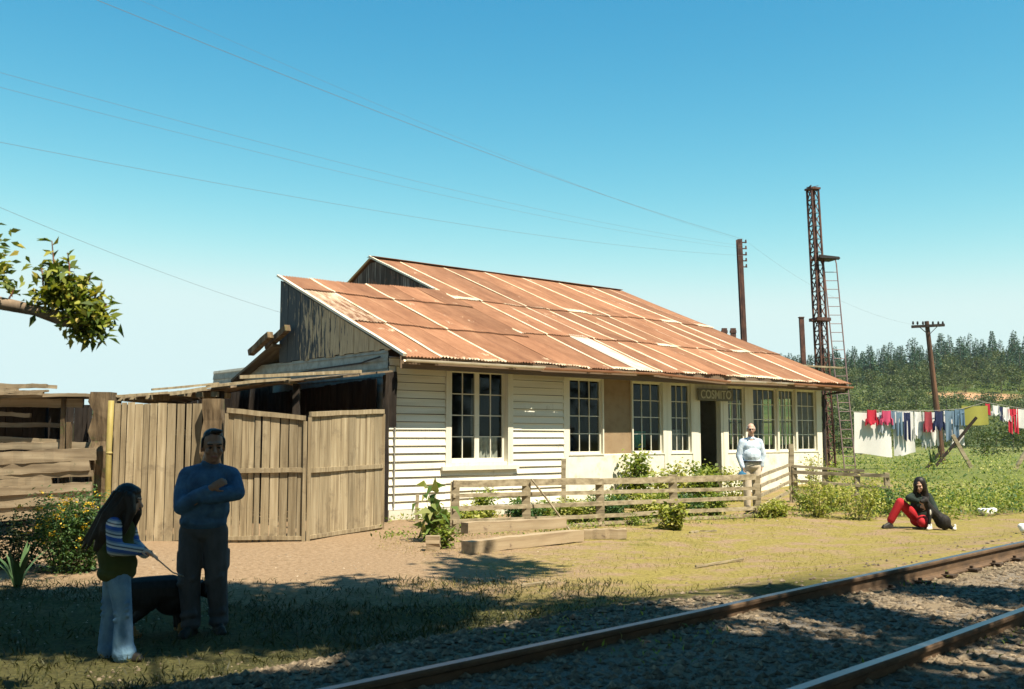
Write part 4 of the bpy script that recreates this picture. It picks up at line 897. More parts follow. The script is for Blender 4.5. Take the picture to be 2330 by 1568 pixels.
def stripes():
    m, nt, bs, N, Lk = nodes('striped knit'); t = N('ShaderNodeTexCoord'); s = N('ShaderNodeSeparateXYZ'); Lk(t.outputs['Object'], s.inputs[0])
    f = math_(nt, 'FRACT', math_(nt, 'MULTIPLY', math_(nt, 'ADD', s.outputs['Z'], math_(nt, 'MULTIPLY', s.outputs['X'], .25)), 13.))
    r = ramp(nt, [(0, (.03, .09, .34)), (.34, (.55, .58, .6)), (.52, (.08, .09, .12)), (.66, (.35, .42, .48)), (.84, (.12, .2, .36))], 'CONSTANT'); Lk(f, r.inputs[0]); Lk(r.outputs[0], bs.inputs['Base Color']); bs.inputs['Roughness'].default_value = .95
    return m
M_strp = stripes()
def hrot(fwd, tilt=0.):
    """head frame: local -Y looks along fwd, tilt nods down"""
    yaw = math.atan2(fwd[0], -fwd[1]); return Matrix.Rotation(yaw, 3, 'Z') @ Matrix.Rotation(tilt, 3, 'X')
def head(mb, c, R, s=1.):
    c = Vector(c); q = lambda x, y, z: c + R @ Vector((x * s, y * s, z * s))
    mb.ell(q(0, .01, .025), (.076 * s, .094 * s, .098 * s), R); mb.ell(q(0, -.02, -.045), (.06 * s, .07 * s, .075 * s), R)
    mb.ell(q(0, -.055, -.088), (.03 * s, .028 * s, .025 * s), R, 10, 7)
    mb.caps(q(0, -.088, .012), q(0, -.112, -.028), .011 * s, .016 * s, 8); mb.ell(q(0, -.078, .03), (.058 * s, .02 * s, .014 * s), R, 10, 7)
    for k in (-1, 1):
        mb.ell(q(.078 * k, .008, -.01), (.012 * s, .024 * s, .034 * s), R, 8, 7); mb.ell(q(.042 * k, -.06, -.03), (.024 * s, .024 * s, .024 * s), R, 8, 7)
    mb.ell(q(0, -.085, -.058), (.026 * s, .012 * s, .012 * s), R, 8, 6)
def face(par, c, R, s=1., glasses=False):
    c = Vector(c); q = lambda x, y, z: c + R @ Vector((x * s, y * s, z * s))
    for k in (-1, 1):
        m = MB(); m.ell(q(.031 * k, -.083, .004), (.013 * s, .008 * s, .008 * s), R, 8, 6); m.build('eye', M_eye, par, True)
        m = MB(); m.bar(q(.014 * k, -.097, .026), q(.05 * k, -.085, .027), .008 * s, .008 * s); m.build('eyebrow', M_hair if not glasses else M_gray, par)
    m = MB(); m.ell(q(0, -.094, -.059), (.024 * s, .007 * s, .006 * s), R, 8, 6); m.build('mouth', M_lip, par, True)
    if glasses:
        m = MB()
        for k in (-1, 1):
            pts = [q(.033 * k + .023 * math.cos(a), -.102, .004 + .017 * math.sin(a)) for a in np.linspace(0, 6.2832, 13)]; m.tube(pts, .003 * s, 5)
            m.tube([q(.056 * k, -.1, .008), q(.078 * k, -.05, .008), q(.082 * k, .01, .005)], .003 * s, 5)
        m.tube([q(-.01, -.104, .006), q(.01, -.104, .006)], .003 * s, 5); m.build('glasses', M_black, par)
def hand(mb, w, d, n, s=1., curl=.5, side=1):
    """palm from wrist w along d, back of hand along n, four unequal bent fingers and a thumb"""
    w, d, n = Vector(w), Vector(d).normalized(), Vector(n); n = (n - d * n.dot(d)).normalized(); x = d.cross(n) * side
    R = Matrix((x, d, n)).transposed(); mb.ell(w + d * .045 * s, (.04 * s, .05 * s, .017 * s), R, 10, 7)
    for i, L in enumerate((.062, .072, .066, .05)):
        b = w + d * .085 * s + x * (.03 - .02 * i) * s; k1 = (d - n * curl * .6).normalized(); k2 = (d * .6 - n * curl * 1.4).normalized()
        m_ = b + k1 * L * .5 * s; mb.caps(b - d * .015 * s, m_, .0095 * s, .009 * s, 7); mb.caps(m_, m_ + k2 * L * .5 * s, .009 * s, .0075 * s, 7)
    b = w + d * .03 * s + x * .036 * s; k1 = (d * .7 + x * .7 - n * .3).normalized(); m_ = b + k1 * .035 * s; mb.caps(b, m_, .011 * s, .01 * s, 7); mb.caps(m_, m_ + (k1 * .6 + d * .5).normalized() * .03 * s, .01 * s, .008 * s, 7)
def chain(mb, *pr):
    for (p, r), (q, r2) in zip(pr[:-1], pr[1:]): mb.caps(p, q, r, r2)
def shoe(par, p, fwd, mat=M_shoe, s=1.):
    f = Vector((fwd[0], fwd[1], 0)).normalized(); m = MB(); p = Vector(p)
    m.caps(p + Vector((0, 0, .045)) * s - f * .05 * s, p + Vector((0, 0, .04)) * s + f * .13 * s, .045 * s, .04 * s); m.caps(p + Vector((0, 0, .09)) * s - f * .03 * s, p + Vector((0, 0, .05)) * s + f * .08 * s, .045 * s, .04 * s)
    m.box(p + Vector((0, 0, .016 * s)) + f * .04 * s, (.27 * s, .085 * s, .03 * s), math.atan2(f.y, f.x)); return remesh(m, 'shoe', mat, par, .009, 3)
# ---- man with folded arms
mp = atz(455, 1445, 0); man = thing('person', mp, 0, 'man in blue fleece and grey cargo trousers standing with folded arms', 'person'); man.scale = (.98, 1, .985)
hc = Vector((.075, -.02, 1.64)); hR = hrot((.45, -1, 0), .12)
b = MB(); head(b, hc, hR, 1.22); chain(b, ((.06, .01, 1.56), .075), ((.035, .03, 1.44), .085))
chain(b, ((.03, .03, 1.42), .09), ((.01, .02, 1.2), .15), ((0, .02, .98), .15))
sL, eL, wL = (-.155, .03, 1.38), (-.15, -.13, 1.12), (.13, -.235, 1.285)
sR, eR, wR = (.22, .05, 1.38), (.315, -.08, 1.24), (.06, -.225, 1.2)
chain(b, (sL, .06), (eL, .045), (wL, .033)); chain(b, (sR, .06), (eR, .045), (wR, .033)); chain(b, (sL, .06), ((.03, .03, 1.40), .08), (sR, .06))
for hx, kx, kz, ax, ay in ((-.095, -.10, .47, -.075, -.03), (.095, .105, .48, .125, .12)):
    chain(b, ((hx, .03, .94), .09), ((kx, ay * .5, kz), .058), ((ax, ay + .03, .08), .045))
hand(b, wL, (.75, .25, .45), (.2, -1, .2), 1.0, .45, 1); hand(b, wR, (-.8, .2, .1), (0, -1, .3), 1.0, .3, -1)
remesh(b, 'body', M_skin, man, .0085, 3); face(man, hc, hR, 1.22)
c = MB(); c.ell((.012, .0, 1.10), (.225, .165, .21)); c.ell((.02, .01, 1.28), (.215, .15, .19)); c.ell((.0, .0, .985), (.215, .165, .10)); chain(c, (sL, .085), ((.03, .03, 1.43), .085), (sR, .085)); chain(c, ((.04, .02, 1.42), .085), ((.045, .015, 1.50), .078))
chain(c, (sL, .088), ((-.175, -.04, 1.24), .082), (eL, .075), ((.0, -.2, 1.21), .066), ((.1, -.225, 1.265), .052)); chain(c, (sR, .086), ((.275, -.01, 1.30), .078), (eR, .073), ((.16, -.175, 1.21), .066), ((.08, -.22, 1.2), .055))
for k in range(2, 7): c.caps((-.2 + .03 * k, -.14, 1.0 + .03 * math.sin(k * 2)), (-.16 + .05 * k, -.15, 1.08 + .02 * math.cos(k * 3)), .02, .012)
remesh(c, 'sweater', M_fleece, man, .011, 5)
c = MB(); c.ell((0, .02, .92), (.20, .15, .13))
for hx, kx, kz, ax, ay in ((-.10, -.105, .47, -.075, -.03), (.10, .11, .48, .125, .12)):
    chain(c, ((hx, .02, .9), .118), ((kx - .0, ay * .4, kz + .12), .104), ((kx, ay * .5, kz), .098), ((ax, ay + .02, .12), .082)); c.ell((ax, ay - .0, .10), (.088, .10, .06)); c.box((kx + (.088 if hx > 0 else -.088), ay * .5 + .01, kz + .17), (.03, .13, .17))
    c.caps((kx - .06, ay * .5 - .07, kz - .02), (kx + .06, ay * .5 - .07, kz + .03), .03, .03); c.caps((ax - .05, ay - .05, .18), (ax + .05, ay - .06, .2), .035, .03)
remesh(c, 'trousers', M_cargo, man, .012, 4)
shoe(man, (-.075, -.05, 0), (-.1, -1)); shoe(man, (.13, .1, 0), (.5, -.9))
c = MB(); q = lambda x, y, z: hc + hR @ Vector((x, y, z)) * 1.22
c.ell(q(0, .022, .072), (.09, .098, .075), hR); c.ell(q(0, .045, .0), (.088, .085, .1), hR); c.ell(q(-.077, .0, .025), (.014, .032, .055), hR); c.ell(q(.077, .0, .025), (.014, .032, .055), hR); c.ell(q(.015, -.045, .118), (.055, .035, .022), hR); remesh(c, 'hair', M_hair, man, .009, 2)
# ---- girl with the lead
gp = atz(262, 1500, 0); girl = thing('person', gp, 0, 'long-haired girl in striped sleeves and pale flared jeans holding a lead', 'person')
hc = Vector((.055, 0, 1.205)); hR = hrot((.95, .12, 0), .15)
b = MB(); head(b, hc, hR, .98); chain(b, ((.04, 0, 1.13), .045), ((.0, 0, 1.02), .055)); chain(b, ((-.01, 0, 1.0), .09), ((-.02, 0, .82), .095), ((-.0, 0, .66), .11))
sN, eN, wN = (-.0, -.12, 1.03), (.03, -.17, .85), (.19, -.09, .835); sF, eF, wF = (.01, .12, 1.03), (.05, .15, .86), (.2, .0, .80)
chain(b, (sN, .04), (eN, .033), (wN, .024)); chain(b, (sF, .04), (eF, .033), (wF, .024)); chain(b, (sN, .04), ((0, 0, 1.04), .06), (sF, .04))
for hx, hy, kx, kz, ax, ay in ((-.05, .05, -.075, .36, -.095, .10), (.03, -.06, .075, .34, .075, -.06)): chain(b, ((hx, hy, .66), .075), ((kx, (hy + ay) / 2, kz), .05), ((ax, ay, .07), .035))
hand(b, wN, (.9, .25, -.15), (-.1, -.3, 1), .85, .8, 1); hand(b, wF, (.85, -.1, -.1), (0, .3, 1), .85, .8, -1)
remesh(b, 'body', M_skin2, girl, .008, 3); face(girl, hc, hR, .98)
c = MB(); c.ell((-.02, 0, .80), (.14, .145, .2)); c.ell((-.01, 0, .97), (.125, .14, .13)); c.ell((-.012, 0, .655), (.145, .16, .085)); c.ell((.0, 0, .72), (.14, .155, .12)); chain(c, (sN, .058), ((0, 0, 1.04), .075), (sF, .058)); remesh(c, 'vest', M_vest, girl, .01, 4)
c = MB()
for s_, e_, w_ in ((sN, eN, wN), (sF, eF, wF)): chain(c, (s_, .062), (e_, .056), (w_, .042))
remesh(c, 'sleeves', M_strp, girl, .01, 3)
c = MB(); c.ell((-.01, 0, .64), (.118, .13, .1))
for hx, hy, kx, kz, ax, ay in ((-.05, .05, -.075, .36, -.095, .10), (.03, -.06, .075, .34, .08, -.06)):
    chain(c, ((hx, hy, .62), .088), ((kx, (hy + ay) / 2, kz), .066), ((ax, ay, .12), .078), ((ax + .01, ay, .06), .092))
    for k in range(3): c.caps((kx - .05, (hy + ay) / 2 - .05, kz - .03 + .05 * k), (kx + .05, (hy + ay) / 2 - .045, kz + .01 + .045 * k), .016, .016)
remesh(c, 'jeans', M_jean, girl, .009, 3)
shoe(girl, (-.07, .1, 0), (1, .1), M_shoe, .8); shoe(girl, (.10, -.06, 0), (1, -.1), M_shoe, .8)
c = MB(); q = lambda x, y, z: hc + hR @ Vector((x, y, z))
c.ell(hc + Vector((-.01, 0, .035)), (.105, .095, .105)); c.ell(hc + Vector((-.04, 0, -.06)), (.10, .10, .12)); chain(c, ((-.02, -.03, 1.13), .10), ((-.06, -.05, .98), .10), ((-.11, -.04, .87), .07), ((-.14, -.02, .80), .025)); chain(c, ((.085, -.06, 1.235), .048), ((.105, -.07, 1.13), .042), ((.07, -.085, 1.0), .03), ((.05, -.09, .92), .012)); chain(c, ((.09, .06, 1.23), .045), ((.1, .07, 1.1), .04), ((.07, .08, .98), .02)); c.ell((.08, 0, 1.275), (.075, .07, .05))
for k in range(70):
    a = -2.6 + 3.9 * random.random(); r0 = .103; p0_ = hc + Vector((-.012 + r0 * math.cos(a) * .98, r0 * math.sin(a) * .93, .05 + random.uniform(-.05, .03))); f_ = random.random()
    p1_ = Vector((-.045 + .105 * math.cos(a), -.03 + .095 * math.sin(a), 1.07 + .06 * f_)); p2_ = Vector((-.10 + .10 * math.cos(a) - .03 * f_, -.045 + .075 * math.sin(a), .93 + .05 * random.random())); p3_ = p2_ + Vector((-.035 + .03 * math.cos(a), .01, -.07 - .06 * random.random()))
    chain(c, (p0_, .008), (p1_, .009), (p2_, .007), (p3_, .004))
remesh(c, 'hair', M_hair, girl, .0062, 1)
# ---- elderly man behind the fence
op = atd(1709, 1000, 22.0); op.z = ground_z(op.x, op.y); k_ = (1.69 + 33 / 103 - op.z) / 1.75
old = thing('person', op, 0, 'grey-haired man with glasses in pale blue shirt behind the garden fence', 'person'); old.scale = (k_, k_, k_)
hc = Vector((.0, -.02, 1.63)); hR = hrot((-.12, -1, 0), .08)
b = MB(); head(b, hc, hR, 1.0); chain(b, ((0, .01, 1.56), .058), ((0, .03, 1.42), .07)); chain(b, ((0, .03, 1.4), .1), ((0, .02, 1.15), .14), ((0, .02, .95), .14))
sL, eL, wL = (-.17, .03, 1.37), (-.245, .03, 1.10), (-.2, -.06, .88); sR, eR, wR = (.17, .03, 1.37), (.245, .06, 1.12), (.215, .05, .90)
for s_, e_, w_ in ((sL, eL, wL), (sR, eR, wR)): chain(b, (s_, .055), (e_, .042), (w_, .03)); chain(b, (s_, .055), ((0, .03, 1.38), .08))
for sx_ in (-1, 1): chain(b, ((.09 * sx_, .02, .9), .085), ((.1 * sx_, 0, .48), .055), ((.1 * sx_, .02, .08), .045))
hand(b, wL, (.05, -.25, -1), (-1, 0, 0), 1, .7, -1); hand(b, wR, (-.05, -.1, -1), (1, 0, 0), 1, .5, 1)
remesh(b, 'body', M_skin2, old, .011, 3); face(old, hc, hR, 1., True)
c = MB(); c.ell((0, -.01, 1.11), (.185, .165, .19)); c.ell((0, .01, 1.28), (.185, .14, .15)); chain(c, (sL, .075), ((0, .03, 1.40), .085), (sR, .075)); c.ell((0, 0, .99), (.195, .155, .07))
chain(c, (sL, .078), (eL, .068), (wL, .05)); chain(c, (sR, .078), (eR, .068), (wR, .05)); chain(c, ((-.05, -.03, 1.45), .035), ((.05, -.03, 1.45), .035)); remesh(c, 'shirt', M_shirt, old, .012, 4)
c = MB(); c.ell((0, .01, .9), (.185, .145, .12))
for sx_ in (-1, 1): chain(c, ((.09 * sx_, .02, .86), .105), ((.1 * sx_, 0, .48), .085), ((.1 * sx_, .02, .1), .07))
remesh(c, 'trousers', M_khaki, old, .013, 3)
m = MB(); V = [];
for z in (.965, 1.0):
    for k in range(24): t_ = k / 24 * 2 * math.pi; V.append((.20 * math.cos(t_), .005 + .165 * math.sin(t_), z))
m.add(V, [(k, (k + 1) % 24, 24 + (k + 1) % 24, 24 + k) for k in range(24)]); m.build('belt', M_shoe, old)
shoe(old, (-.1, -.02, 0), (-.2, -1)); shoe(old, (.1, -.02, 0), (.2, -1))
c = MB(); q = lambda x, y, z: hc + hR @ Vector((x, y, z)); c.ell(q(0, .045, .03), (.083, .075, .075), hR); c.ell(q(-.07, .015, .01), (.017, .035, .04), hR); c.ell(q(.07, .015, .01), (.017, .035, .04), hR); remesh(c, 'hair', M_gray, old, .01, 2)
m = MB(); m.ell((0, 0, 0), (.10, .07, .11)); m.caps((0, 0, .08), (0, 0, .17), .03, .012); o = remesh(m, 'cloth_bag', surf('blue bag', [(.02, .10, .2), (.04, .17, .3)], 6), None, .014, 3); o.location = op + Vector((-.215 * k_, -.09 * k_, .70 * k_)); tag(o, 'small blue bag held low by the man in the pale shirt', 'bag')
# ---- seated woman
wp = atz(2085, 1190, .1); wp.z = ground_z(wp.x, wp.y); wom = thing('person', wp, 0, 'dark-haired woman in red trousers sitting on the grass hugging a dog', 'person'); wom.scale = (.94, 1, 1.07)
hc = Vector((.05, -.10, .755)); hR = hrot((-.55, -.8, 0), .35)
b = MB(); head(b, hc, hR, .98); chain(b, ((.065, -.04, .68), .05), ((.1, .02, .56), .06)); chain(b, ((.1, .02, .55), .1), ((.13, .06, .35), .11), ((.12, .1, .16), .13))
sL, eL, wL = (-.06, -.03, .55), (-.22, -.2, .53), (-.02, -.37, .47); sR, eR, wR = (.26, -.0, .54), (.31, -.17, .33), (.06, -.37, .37)
for s_, e_, w_ in ((sL, eL, wL), (sR, eR, wR)): chain(b, (s_, .05), (e_, .04), (w_, .028)); chain(b, (s_, .05), ((.1, .02, .56), .07))
kL, aL = (-.36, -.12, .45), (-.53, -.06, .09); kR, aR = (-.06, -.40, .13), (.16, -.16, .08)
chain(b, ((.05, .08, .15), .09), (kL, .06), (aL, .042)); chain(b, ((.15, .06, .14), .09), (kR, .06), (aR, .042))
hand(b, wL, (.9, -.2, -.35), (0, -1, .3), .9, .6, 1); hand(b, wR, (-.8, -.1, .3), (0, -1, .3), .9, .6, -1); remesh(b, 'body', M_skin2, wom, .009, 3); face(wom, hc, hR, .98)
c = MB(); c.ell((.11, .03, .42), (.2, .16, .2)); c.ell((.13, .07, .24), (.21, .17, .17)); chain(c, (sL, .075), ((.1, .02, .57), .09), (sR, .08)); chain(c, (sL, .078), (eL, .066), ((-.09, -.32, .485), .048)); chain(c, (sR, .08), (eR, .068), ((.14, -.31, .36), .05)); chain(c, ((.1, .06, .62), .07), ((.16, .05, .60), .07)); remesh(c, 'jacket', M_jack, wom, .012, 4)
c = MB(); c.ell((.11, .09, .13), (.19, .18, .125)); chain(c, ((.04, .07, .17), .11), ((kL[0], kL[1], kL[2]), .085), ((aL[0], aL[1], .15), .075)); chain(c, ((.15, .05, .14), .11), (kR, .085), ((.12, -.2, .09), .065)); remesh(c, 'trousers', M_red, wom, .012, 3)
shoe(wom, (-.57, -.07, .0), (-1, -.3), M_shoe, .95); shoe(wom, (.17, -.14, .0), (.6, .6), M_shoe, .9)
c = MB(); c.ell(hc + Vector((.015, .02, .05)), (.112, .112, .10)); c.ell(hc + Vector((.06, .03, -.02)), (.10, .09, .12)); c.ell(hc + Vector((-.06, .03, .0)), (.05, .07, .09)); chain(c, (hc + Vector((.05, .03, .0)), .09), ((.16, .0, .62), .10), ((.21, -.03, .52), .075)); chain(c, (hc + Vector((-.06, -.02, .02)), .045), ((-.04, -.08, .64), .04), ((-.03, -.1, .56), .02)); remesh(c, 'hair', M_hair, wom, .01, 2)
# ---- dogs
def doghead(mb, c, R, s=1.):
    q = lambda x, y, z: Vector(c) + R @ Vector((x * s, y * s, z * s))
    mb.ell(q(0, 0, 0), (.06 * s, .075 * s, .06 * s), R); mb.caps(q(0, -.05, -.015), q(0, -.135, -.03), .04 * s, .026 * s); mb.ell(q(0, -.16, -.02), (.016 * s, .012 * s, .013 * s), R, 8, 6)
    for k in (-1, 1): mb.caps(q(.045 * k, .02, .045), q(.068 * k, -.01, -.025), .022 * s, .014 * s)
dp = atz(345, 1450, 0); dog = thing('dog', dp, 0, 'black dog with tan paws standing on a lead beside the girl', 'dog')
b = MB(); rot = Vector((.86, .5, 0)); at = lambda a, s_, z: Vector((rot.x * a - rot.y * s_, rot.y * a + rot.x * s_, z)) + Vector((.02, .12, 0))
chain(b, (at(-.22, 0, .375), .125), (at(-.08, 0, .375), .13), (at(.10, 0, .36), .145), (at(.2, 0, .35), .12)); b.ell(at(.10, 0, .29), (.16, .13, .14)); b.ell(at(-.14, 0, .31), (.15, .13, .12)); chain(b, (at(.2, 0, .38), .08), (at(.30, 0, .38), .066)); doghead(b, at(.36, 0, .36), hrot((.86, .5, 0), .45), 1.1)
for s_ in (-.06, .06):
    chain(b, (at(-.2, s_, .34), .07), (at(-.14, s_ * 1.1, .23), .05), (at(-.25, s_ * 1.1, .13), .028), (at(-.235, s_ * 1.1, .05), .024)); chain(b, (at(.15, s_, .3), .05), (at(.15, s_, .16), .03), (at(.155, s_, .05), .024))
chain(b, (at(-.28, 0, .43), .03), (at(-.36, 0, .38), .024), (at(-.4, 0, .28), .015)); remesh(b, 'body', M_dog, dog, .009, 3)
for a in (-.225, .165):
    for s_ in (-.065, .065):
        m = MB(); m.caps(at(a, s_, .028), at(a + .05, s_, .022), .03, .024); m.caps(at(a, s_, .03), at(a - .005, s_, .085), .028, .026); remesh(m, 'paw', M_tan, dog, .007, 2)
m = MB(); cc = at(.265, 0, .38); m.tube([cc + Vector((0, .072 * math.cos(t_), .075 * math.sin(t_))) for t_ in np.linspace(0, 6.28, 16)], .009, 6); m.build('collar', surf('collar', [(.12, .02, .02), (.2, .03, .03)], 5), dog)
h0 = gp + Vector((.275, -.06, .80)); c0 = dp + cc + Vector((0, 0, .07)); m = MB(); m.tube([Vector((0, 0, .03)), Vector((.0, 0, 0)), (c0 - h0) * .5 + Vector((0, 0, -.04)), c0 - h0], .006, 6); o = m.build('leash', surf('lead cord', [(.25, .25, .25), (.35, .35, .34)], 5)); o.location = h0; tag(o, 'thin grey lead running from the girl to the black dog', 'lead')
d2p = wp + Vector((.05, -.42, 0)); d2p.z = ground_z(d2p.x, d2p.y); d2 = thing('dog', d2p, 0, 'black dog with white paws sitting in the woman\'s arms', 'dog'); d2.scale = (.82, 1, 1.07)
b = MB(); chain(b, ((.30, .02, .155), .14), ((.2, .02, .24), .10), ((.07, 0, .33), .095), ((-.02, -.02, .44), .07)); doghead(b, (-.07, -.04, .50), hrot((-.8, -.5, 0), -.15), 1.15); b.ell((.34, -.06, .13), (.14, .09, .13))
chain(b, ((.02, -.06, .3), .06), ((-.02, -.1, .16), .034), ((-.04, -.1, .04), .026)); chain(b, ((.06, .05, .3), .06), ((.04, .02, .16), .034), ((.035, -.02, .04), .026)); chain(b, ((.4, -.06, .1), .06), ((.46, -.07, .05), .04), ((.5, -.1, .03), .028)); chain(b, ((.42, .05, .06), .035), ((.5, .1, .035), .025), ((.56, .1, .03), .015))
remesh(b, 'body', M_dog, d2, .009, 3)
for p in ((-.05, -.12, .028), (.03, -.05, .028), (.53, -.12, .025)):
    m = MB(); m.caps(p, (p[0] - .04, p[1] - .03, .024), .036, .028); m.caps(p, (p[0] + .01, p[1] + .01, .08), .03, .027); remesh(m, 'paw', M_wfur, d2, .008, 2)
m = MB(); m.ell((.0, -.115, .30), (.02, .014, .05)); m.build('chest_blaze', M_wfur, d2, True)
# ------------------------------------------------------------------ plants
PL = 2.2
G_mid = leafmat('mid green leaf', [(.07, .115, .022), (.15, .21, .038), (.25, .30, .06), (.36, .37, .11)])
G_yel = leafmat('yellow green leaf', [(.14, .18, .03), (.28, .31, .055), (.40, .40, .10), (.48, .44, .18)])
G_blue = leafmat('blue green leaf', [(.04, .09, .035), (.075, .15, .055), (.13, .2, .07)])
G_big = leafmat('broad leaf', [(.05, .10, .02), (.10, .17, .035), (.2, .24, .07), (.36, .34, .14)])
G_dark = leafmat('dark leaf', [(.02, .035, .012), (.04, .06, .018), (.07, .09, .03)], .2)
G_dry = leafmat('dry grass', [(.2, .15, .04), (.33, .25, .08), (.16, .17, .04), (.36, .28, .12)], .2)
G_grs = leafmat('grass darkened for shade', [(.026, .027, .009), (.042, .046, .012), (.07, .072, .02)], .2)  # blade colour lowered to deepen the shade it stands in
G_flow = leafmat('yellow petals', [(.55, .33, .02), (.66, .45, .04)], .2)
M_stem = surf('stem', [(.07, .08, .025), (.13, .12, .05)], 6)
def plant(p, w, h, n, leaf, mat, label, stems=6, cat='plant', name='garden_plant', up=.5, width=.45, low=0., flowers=0, droop=.25, group=None):
    t = thing(name, p, 0, label, cat, group); m = MB(); L = []
    for i in range(stems):
        a = random.random() * 6.28; r = w / 2 * math.sqrt(random.random()); q = Vector((r * math.cos(a), r * .7 * math.sin(a), h * random.uniform(.6, 1.)))
        b = Vector((q.x * .35, q.y * .35, -.02)); mid = b.lerp(q, .5) + Vector((random.uniform(-.05, .05), random.uniform(-.05, .05), .03)) * h; m.tube([b, mid, q], [.008, .006, .003], 4); L.append((b, mid, q))
    m.build('stem', M_stem, t)
    P = []; D = []; n = int(n * (PL if n > 40 else 1.4))
    for i in range(n):
        b, mid, q = random.choice(L); f = low + (1 - low) * random.random() ** .8; c = b.lerp(mid, f * 2) if f < .5 else mid.lerp(q, f * 2 - 1)
        a = random.random() * 6.28; s = .06 * w + .05 * h; P.append((c.x + random.gauss(0, s), c.y + random.gauss(0, s), max(.01, c.z + random.gauss(0, s * .7)))); D.append((math.cos(a), math.sin(a), random.gauss(up * .4, .5)))
    leafmesh('foliage', P, D, RNG.uniform(.6, 1.25, n) * leaf, mat, t, width, droop)
    if flowers:
        P = []; D = []
        for i in range(flowers):
            q = random.choice(L)[2]; a = random.random() * 6.28; c = Vector((random.uniform(-.5, .5) * w, random.uniform(-.4, .1) * w, h * random.uniform(.35, .95))) if random.random() < .75 else q
            for k in range(9): P.append((c.x + random.gauss(0, .022), c.y + random.gauss(0, .02), c.z + random.gauss(0, .014))); D.append((random.gauss(0, 1), random.gauss(-.3, 1), .5))
        leafmesh('blossom', P, D, .03, G_flow, t, .8, .1)
    return t
def gp_(u, v): return ga(u, v)
plant(gp_(150, 1303), .95, .95, 2600, .055, G_blue, 'bushy green shrub with yellow flower heads behind the girl', 26, 'shrub', 'flowering_bush', .6, .4, .05, 60)
plant(gp_(30, 1292), .9, .7, 900, .06, G_dark, 'dark leafy shrub in shade at the left edge', 12, 'shrub', 'bush')
plant(gp_(205, 1300), .4, .75, 700, .05, G_blue, 'smaller green shrub between yellow flowers and the board panel', 10, 'shrub', 'flowering_bush', .6, .4, .05, 12)
def blades(p, n, h, spread, mat, label, name='agave', w=.07, cat='plant', z0=0.):
    t = thing(name, p, 0, label, cat)
    for i in range(n):
        a = random.random() * 6.28; L = h * random.uniform(.7, 1.1); lean = spread * random.uniform(.3, 1.); m = MB(); V = []
        d = Vector((math.cos(a), math.sin(a), 0)); s = Vector((-d.y, d.x, 0))
        for j in range(6):
            f = j / 5; c = d * (lean * f ** 1.6 * L + .03) + Vector((0, 0, L * (f - .35 * lean * f * f))); ww = w * (1 - f ** 2) * (.7 + .6 * f) + .004
            V += [c - s * ww / 2 + Vector((0, 0, .01)), c - d * ww * .15, c + s * ww / 2 + Vector((0, 0, .01))]
        m.add(V, [(3 * j + k, 3 * j + k + 1, 3 * j + k + 4, 3 * j + k + 3) for j in range(5) for k in range(2)]); m.build('leaf', mat, t, True)
    return t
M_ag = surf('agave leaf', [(.05, .10, .04), (.09, .16, .06)], 4, (1, 1, .3), .6)
blades(gp_(40, 1338), 11, .55, .9, M_ag, 'spiky-leaved plant low at the left edge of the shade')
# broad-leaved clump at the corner of the garden fence
t = plant(gp_(985, 1232), .46, .85, 40, .24, G_big, 'broad-leaved lily clump at the near fence corner', 12, 'plant', 'lily_plant', .2, .55, .1, 0, .45)
plant(gp_(1003, 1245), .4, .3, 160, .08, G_mid, 'low green weeds round the wood block', 8)
def hp(x, y): p = house(x, y, 0); p.z = ground_z(p.x, p.y); return p
plant(hp(6.35, -.55), .75, 1.3, 520, .11, G_mid, 'tall leafy climber below the brown board', 12, 'shrub', 'climbing_shrub', .2, .75)
plant(hp(6.9, -.8), 1.0, .95, 520, .10, G_yel, 'leafy shrub right of the tall climber', 12, 'shrub', 'garden_shrub', .2, .75)
plant(hp(7.9, -.9), 1.1, .85, 480, .10, G_mid, 'leafy shrub below the window left of the doorway', 12, 'shrub', 'garden_shrub', .2, .75)
plant(hp(8.7, -.7), .9, 1.05, 460, .10, G_mid, 'leafy shrub beside the doorway', 12, 'shrub', 'garden_shrub', .2, .75)
plant(hp(9.3, -1.1), .7, .9, 320, .08, G_yel, 'yellowish shrub in front of the doorway', 9, 'shrub', 'garden_shrub', .2, .6)
plant(hp(12.8, -.9), .7, .9, 220, .08, G_yel, 'thin yellowish plant against the right wall', 9, 'plant', 'garden_plant')
plant(hp(13.9, -.7), .6, .6, 160, .08, G_mid, 'low plant at the right end of the wall', 7)
def fp(f, back): q = F0.lerp(F4, f) + Vector((-.35, .55, 0)) * back * 1.6; q.z = ground_z(q.x, q.y); return q
bed = [(.06, 1.1, .3, 'first low plant of the flower bed, at the left post'), (.13, .9, .35, 'low green plant in the bed near the left post'), (.2, 1.6, .62, 'pale upright plant against the white boards'), (.26, .8, .4, 'bed plant just left of the second post'), (.33, 1.0, .4, 'bed plant behind the leaning stick'), (.4, .8, .38, 'bed plant left of the middle post'),
       (.48, 1., .45, 'leafy bed plant right of the middle post'), (.55, .7, .5, 'tall bed plant behind the fence centre'), (.6, 1.1, .55, 'bushy bed plant below the leafy shrubs'), (.68, .7, .5, 'bed plant at the fourth fence post'), (.75, 1.0, .5, 'bed plant before the doorway'), (.83, .8, .45, 'bed plant right of the doorway'), (.92, .7, .4, 'last bed plant beside the old man')]
for i, (f, bk, h, lab) in enumerate(bed):
    plant(fp(f, bk), .85, h * 1.1, 430, .075, (G_mid, G_yel, G_mid, G_blue)[i % 4], lab, 9, 'plant', 'bed_plant', .5, .6)
plant(gp_(1525, 1205), .6, .5, 420, .085, G_yel, 'pale leafy plant growing outside the fence rails', 10, 'plant', 'garden_plant', .3, .7)
